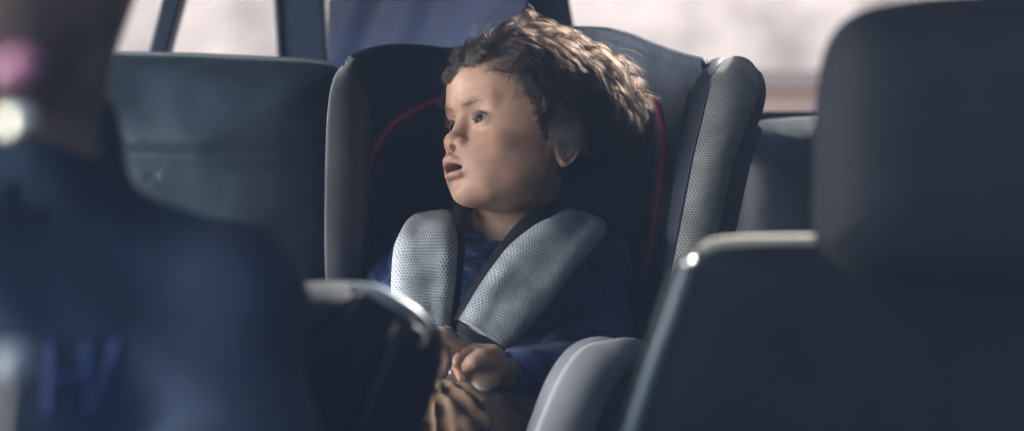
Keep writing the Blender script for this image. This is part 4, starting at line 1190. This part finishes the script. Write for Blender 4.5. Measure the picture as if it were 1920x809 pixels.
# chest lettering, raised print shrink-wrapped on the chest by ray casting
from mathutils.bvhtree import BVHTree
bvh = BVHTree.FromPolygons([Vector(v) for v in V], [tuple(int(a) for a in q) for q in Q])
camp = Vector((0, 0, CZ))
def stroke(name, pts, w):
    Vv = []; F = []; n = 24; c = catmull([Vector((p[0], p[1], 0)) for p in pts], n)
    for i, q in enumerate(c):
        t = (c[min(n, i + 1)] - c[max(0, i - 1)]).normalized(); nn = Vector((-t.y, t.x, 0))
        for s in (-1, 1):
            p = P(q.x + nn.x * s * w, q.y + nn.y * s * w, 1.0); d = (p - camp).normalized()
            hit = bvh.ray_cast(camp, d)[0] or p
            for off in (0.0015, -0.002): Vv.append(hit - d * off)
    for i in range(n):
        a = i * 4; b = a + 4
        F += [(a, a + 2, b + 2, b), (a + 1, b + 1, b + 3, a + 3), (a, b, b + 1, a + 1), (a + 2, a + 3, b + 3, b + 2)]
    return mesh_np(name, Vv, F)
bmj = bmesh.new()
for pts in ([(98, 640), (96, 700), (93, 775)], [(168, 640), (170, 700), (168, 775)], [(96, 712), (130, 708), (168, 706)], [(172, 775), (190, 730), (222, 640)], [(172, 775), (168, 720), (150, 652)], [(96, 716), (130, 713), (168, 710)]):
    mtmp = stroke('s', pts, 10); bmj.from_mesh(mtmp); bpy.data.meshes.remove(mtmp)
me = bpy.data.meshes.new('chest_print'); bmj.to_mesh(me); bmj.free()
link('chest_print', me, M['print'], sw)

# ------------------------------------------------------------------ beads and cord added in place of blurred highlights
ch = empty('highlight_beads', P(36, 130, 0.62), 'added pink and cream balls standing in for blurred highlight discs', 'highlight_discs')
def ball(name, px, py, Y, r, mat, parent):
    bm = bmesh.new(); bmesh.ops.create_uvsphere(bm, u_segments=24, v_segments=16, radius=r, matrix=Matrix.Translation(P(px, py, Y)))
    me = bpy.data.meshes.new(name); bm.to_mesh(me); bm.free(); return link(name, me, mat, parent)
tube('cord', [P(34, -300, 0.62), P(35, 0, 0.62), P(36, 130, 0.62), P(35, 232, 0.62)], 0.0008, M['strap'], ch, n=20, seg=8)
ball('highlight_ball', 40, 125, 0.62, 0.0058, plain('pink_highlight', (0.75, 0.22, 0.33), rough=0.3), ch)
ball('highlight_ball', 8, 140, 0.62, 0.0045, plain('mauve_highlight', (0.6, 0.28, 0.4), rough=0.3), ch)
ball('highlight_ball', 36, 232, 0.62, 0.0062, plain('cream_highlight', (0.92, 0.86, 0.68), rough=0.35, metal=1.0), ch)
gk = empty('round_knob', P(18, 700, 0.62), 'small pale grey rounded knob out of focus at the lower left edge', 'knob')
ball('knob', 26, 690, 0.62, 0.0075, plain('grey_knob', (0.28, 0.28, 0.28), rough=0.4), gk)
tube('stem', [P(24, 700, 0.62), P(14, 780, 0.60), P(0, 900, 0.58)], 0.004, M['plastic'], gk, n=12)

# ------------------------------------------------------------------ car body round them
car = empty('car', (0, 1.2, 0.3), 'car cabin with dark blue window posts around the seats', 'car')
SX = 0.80; RZ = 1.66; RY = 2.95
# rear wall below the glass, and posts between the panes
def post(name, bl, br, tl, tr, Y=2.9, d=0.05, mat=None):
    return prism(name, [P(*bl, Y), P(*br, Y), P(*tr, Y), P(*tl, Y)], d, mat or M['body_paint'], car, bevel=0.006)
box('tailgate', (-SX, 2.91, 0.45), (SX, 2.98, P(0, 208, 2.9).z), M['body_paint'], car, 0.01)
post('window_post', (246, 215), (281, 215), (326, -90), (365, -90))
post('window_post', (528, 215), (622, 215), (505, -90), (600, -90))
post('window_post', (985, 215), (1105, 215), (965, -90), (1052, -90))
tube('window_trim', [P(530, 210, 2.893), P(512, -90, 2.893)], 0.004, M['piping_grey'], car, n=6)
box('tailgate_seal', (P(1050, 0, 2.9).x, 2.88, P(0, 232, 2.9).z), (SX, 2.91, P(0, 208, 2.9).z - 0.002), M['rubber'], car, 0.004)
# rear panes
wtin = glass('rear_tinted_glass', (0.97, 0.94, 0.90), 0.02)
def pane(name, pts, Y=2.925, mat=None):
    return link(name, mesh_np(name, [P(q[0], q[1], Y) for q in pts], [(0, 1, 2, 3)]), mat or wtin, car, smooth=False)
x0, x1 = 960 - SX / 2.9 * 3400, 960 + SX / 2.9 * 3400
pane('rear_pane', [(x0, 215), (295, 215), (340, -76), (x0, -76)])
pane('rear_pane', [(295, 215), (575, 215), (552, -76), (340, -76)])
pane('rear_pane', [(575, 215), (1045, 215), (1008, -76), (552, -76)])
pane('rear_pane', [(1045, 215), (x1, 215), (x1, -76), (1008, -76)])
# roof: unseen slabs, shape and openings made up to aim the sun
bmr = bmesh.new()
for (xa, ya, xb, yb) in ((-SX, 0.56, SX, 1.60), (-SX, 1.601, 0.40, 1.69), (0.62, 1.601, SX, 1.69), (-SX, 1.691, 0.205, 1.84), (0.62, 1.691, SX, 1.84), (-SX, 1.841, SX, 2.12),
                         (-SX, 2.121, 0.135, 2.40), (0.46, 2.121, SX, 2.40), (-SX, 2.401, 0.26, 2.54), (0.46, 2.401, SX, 2.54), (-SX, 2.541, SX, 2.62), (-SX, 2.621, 0.48, 2.80), (0.66, 2.621, SX, 2.80), (-SX, 2.801, SX, 3.30)):
    bmesh.ops.create_cube(bmr, size=1.0, matrix=Matrix.Translation(((xa + xb) / 2, (ya + yb) / 2, RZ + 0.02)) @ Matrix.Diagonal((xb - xa, yb - ya, 0.04, 1)))
me = bpy.data.meshes.new('roof'); bmr.to_mesh(me); bmr.free()
link('roof', me, M['headliner'], car, smooth=False)
for (xa, ya, xb, yb, tt) in ((0.195, 1.59, 0.63, 1.85, 0.45), (0.125, 2.11, 0.468, 2.55, 0.13), (0.47, 2.61, 0.67, 2.81, 0.3)):  # added panes, each tinted to dim the sun through its opening
    link('sun_opening_glass', mesh_np('sun_opening_glass', [(xa, ya, RZ + 0.045), (xb, ya, RZ + 0.045), (xb, yb, RZ + 0.045), (xa, yb, RZ + 0.045)], [(0, 1, 2, 3)]), glass('sun_dimming_glass', (tt, tt * .97, tt * .94), 0.03), car, smooth=False)
# doors and side posts
for s in (-1, 1):
    a, b = sorted((s * SX, s * (SX + 0.08)))
    box('door', (a, 0.35, 0.35), (b, 1.72, 1.06), M['plastic'], car, 0.01)
    box('door', (a, 1.724, 0.35), (b, 2.97, 1.06), M['plastic'], car, 0.01)
    box('door_post', (a, 1.66, 1.122), (b, 1.76, RZ + 0.04), M['body_paint'], car, 0.01)
    box('door_post', (a, 2.62, 1.122), (b, 2.98, RZ + 0.04), M['body_paint'], car, 0.01)
    tube('windscreen_post', [Vector((s * (SX + 0.03), 0.57, RZ + 0.02)), Vector((s * (SX + 0.03), 0.30, 1.42)), Vector((s * (SX + 0.03), 0.0, 1.14))], 0.035, M['body_paint'], car, n=20)
box('floor_pan', (-SX, -0.2, 0.30), (SX, 2.98, 0.345), M['plastic'], car, 0.01)
box('dashboard', (-SX, 0.0, 0.5), (SX, 0.35, 1.17), M['plastic'], car, 0.03)
ws = link('windscreen', mesh_np('windscreen', [Vector((-SX, 0.05, 1.176)), Vector((SX, 0.05, 1.176)), Vector((SX, 0.555, RZ + 0.02)), Vector((-SX, 0.555, RZ + 0.02))], [(0, 1, 2, 3)]), glass('windscreen_glass', (0.88, 0.93, 0.98), 0.018), car, smooth=False)
# curtain
V = []; F = []
nu, nv = 120, 30
for j in range(nv + 1):
    t = j / nv
    for i in range(nu + 1):
        s = i / nu
        px = 618 + (372 - 6 * t) * s; py = -85 + 300 * t
        fold = 0.014 * math.sin((s + 0.30 * t) * 22) * (1.15 - s) ** 1.5 + 0.006 * math.sin((s + 0.25 * t) * 9)
        V.append(P(px, py, 2.86 + fold))
for j in range(nv):
    for i in range(nu):
        a = j * (nu + 1) + i; F.append((a, a + 1, a + nu + 2, a + nu + 1))
cu = link('curtain', mesh_np('curtain', V, F), M['curtain'])
md = cu.modifiers.new('s', 'SOLIDIFY'); md.thickness = 0.003
tag(cu, 'blue grey cloth hanging in soft folds inside the rear window', 'curtain')
# ------------------------------------------------------------------ outside
def ground_mat():
    return fabric('asphalt', (0.055, 0.053, 0.052), rough=0.95, var=0.25, vscale=0.8, bump=0.3, bscale=30, bdist=0.01)
bm = bmesh.new(); bmesh.ops.create_grid(bm, x_segments=40, y_segments=40, size=400)
me = bpy.data.meshes.new('ground'); bm.to_mesh(me); bm.free()
tag(link('ground', me, ground_mat(), None, smooth=False), kind='structure')
def house(name, x0, y0, x1, y1, h, mat, label, wins=True, face=-1):
    e_ = empty(name, ((x0 + x1) / 2, (y0 + y1) / 2, 0), label, 'building')
    box('wall', (x0, y0, 0), (x1, y1, h), mat, e_)
    box('roof', (x0 - 0.3, y0 - 0.3, h), (x1 + 0.3, y1 + 0.3, h + 0.25), plain(name + '_roof', (0.3, 0.2, 0.16), rough=0.9), e_)
    return e_
hb = house('low_building', -30, 24, 40, 28, 2.9, fabric('pink_stucco', (0.50, 0.33, 0.28), rough=0.95, vscale=0.5, bump=0.0), 'low pale pink building seen blurred through the rear glass')
hc_ = house('tall_building', -45, 42, 50, 50, 9.0, fabric('grey_stucco', (0.54, 0.475, 0.41), rough=0.95, vscale=0.55, var=0.34, bump=0.0), 'tall pale grey building rising behind the pink one')
hw = empty('white_building', (-7.0, -3.0, 0), 'unseen white block added to bounce sunlight into the cabin', 'building')  # unseen reflector, added to throw sunlight onto the face
BOUNCE_WHITE = fabric('white_bounce', (0.80, 0.79, 0.77), rough=0.95, var=0.05, vscale=2, bump=0.3, bscale=60)
for nm_, lo_, hi_, mt_ in (('wall', (-4.0, -2.5, 0), (3.2, 2.0, 6.0), BOUNCE_WHITE), ('roof', (-4.3, -2.8, 6.0), (3.5, 2.3, 6.3), plain('white_building_roof', (0.3, 0.2, 0.16), rough=0.9))):
    o_ = box(nm_, lo_, hi_, mt_); o_.parent = hw
hw.location = (-5.9, 1.6, 0); hw.rotation_euler = (0, 0, R(-70))
def leaf_blocker(x0, y0, x1, y1, h, label, seed):  # unseen leaf masses added to keep side and front light out
    g = np.random.default_rng(seed); n = 14000
    t = empty('leaf_blocker', ((x0 + x1) / 2, (y0 + y1) / 2, 0), label, 'leaf_blocker')
    c = np.stack([x0 + (x1 - x0) * g.random(n), y0 + (y1 - y0) * g.random(n), h * (0.03 + 0.97 * g.random(n))], 1)
    a1 = g.normal(0, 1, (n, 3)); a1 /= np.linalg.norm(a1, axis=1, keepdims=True); a2 = np.cross(a1, g.normal(0, 1, (n, 3))); a2 /= np.linalg.norm(a2, axis=1, keepdims=True)
    s_ = 0.16 + 0.1 * g.random((n, 1))
    V = np.stack([c - a1 * s_, c + a2 * s_ * .6, c + a1 * s_, c - a2 * s_ * .6], 1).reshape(-1, 3)
    link('foliage', mesh_quads('foliage', V, np.arange(4 * n).reshape(-1, 4)), BLOCKER_LEAF, t, smooth=False)
BLOCKER_LEAF = fabric('blocker_leaf', (0.045, 0.055, 0.035), rough=0.7, var=0.3, vscale=1.5, bump=0.0)
leaf_blocker(2.6, -5, 3.6, 10, 4.0, 'unseen dark leaves added to block light from the side', 5)
leaf_blocker(-5, -9, 5, -7.8, 5.0, 'unseen dark leaves added to cut fill light from the front', 6)

# ------------------------------------------------------------------ light
SUN_EL, SUN_AZ = 36.0, 34.0      # azimuth measured from +Y towards +X
sd_ = Vector((math.sin(R(SUN_AZ)) * math.cos(R(SUN_EL)), math.cos(R(SUN_AZ)) * math.cos(R(SUN_EL)), math.sin(R(SUN_EL))))
sun = bpy.data.lights.new('sun', 'SUN'); sun.energy = 5.0; sun.angle = R(0.5); sun.color = (1.0, 0.95, 0.89)
so = bpy.data.objects.new('sun', sun); col.objects.link(so); so.rotation_euler = (-sd_).to_track_quat('-Z', 'Y').to_euler(); so.location = (0, 3, 6)
w = bpy.data.worlds.new('World'); scene.world = w; w.use_nodes = True
nt = w.node_tree; bg = nt.nodes['Background']; sky = nt.nodes.new('ShaderNodeTexSky'); sky.sky_type = 'NISHITA'
sky.sun_disc = False; sky.sun_elevation = R(SUN_EL); sky.sun_rotation = R(SUN_AZ); sky.air_density = 1.2; sky.dust_density = 2.0
nt.links.new(sky.outputs[0], bg.inputs[0]); bg.inputs[1].default_value = 0.05

# ------------------------------------------------------------------ camera
cam = bpy.data.cameras.new('camera'); co = bpy.data.objects.new('camera', cam); col.objects.link(co)
co.location = (0, 0, CZ); co.rotation_euler = (R(90), 0, 0)
cam.sensor_width = 36; cam.lens = FPX / 1920 * 36; cam.clip_start = 0.02; cam.clip_end = 2000
cam.shift_y = 0.0
cam.dof.use_dof = True; cam.dof.focus_distance = 1.94
cam.dof.aperture_fstop = cam.lens / 19.0; cam.dof.aperture_blades = 0
scene.camera = co
vs = scene.view_settings; vs.view_transform = 'Standard'; vs.look = 'None'; vs.gamma = 1; vs.use_curve_mapping = False
vs.exposure = 3.85
cy = scene.cycles
cy.use_denoising = True
cy.max_bounces = 8; cy.diffuse_bounces = 4; cy.glossy_bounces = 4; cy.transparent_max_bounces = 16; cy.transmission_bounces = 4
cy.sample_clamp_indirect = 6.0
cy.caustics_reflective = False; cy.caustics_refractive = False
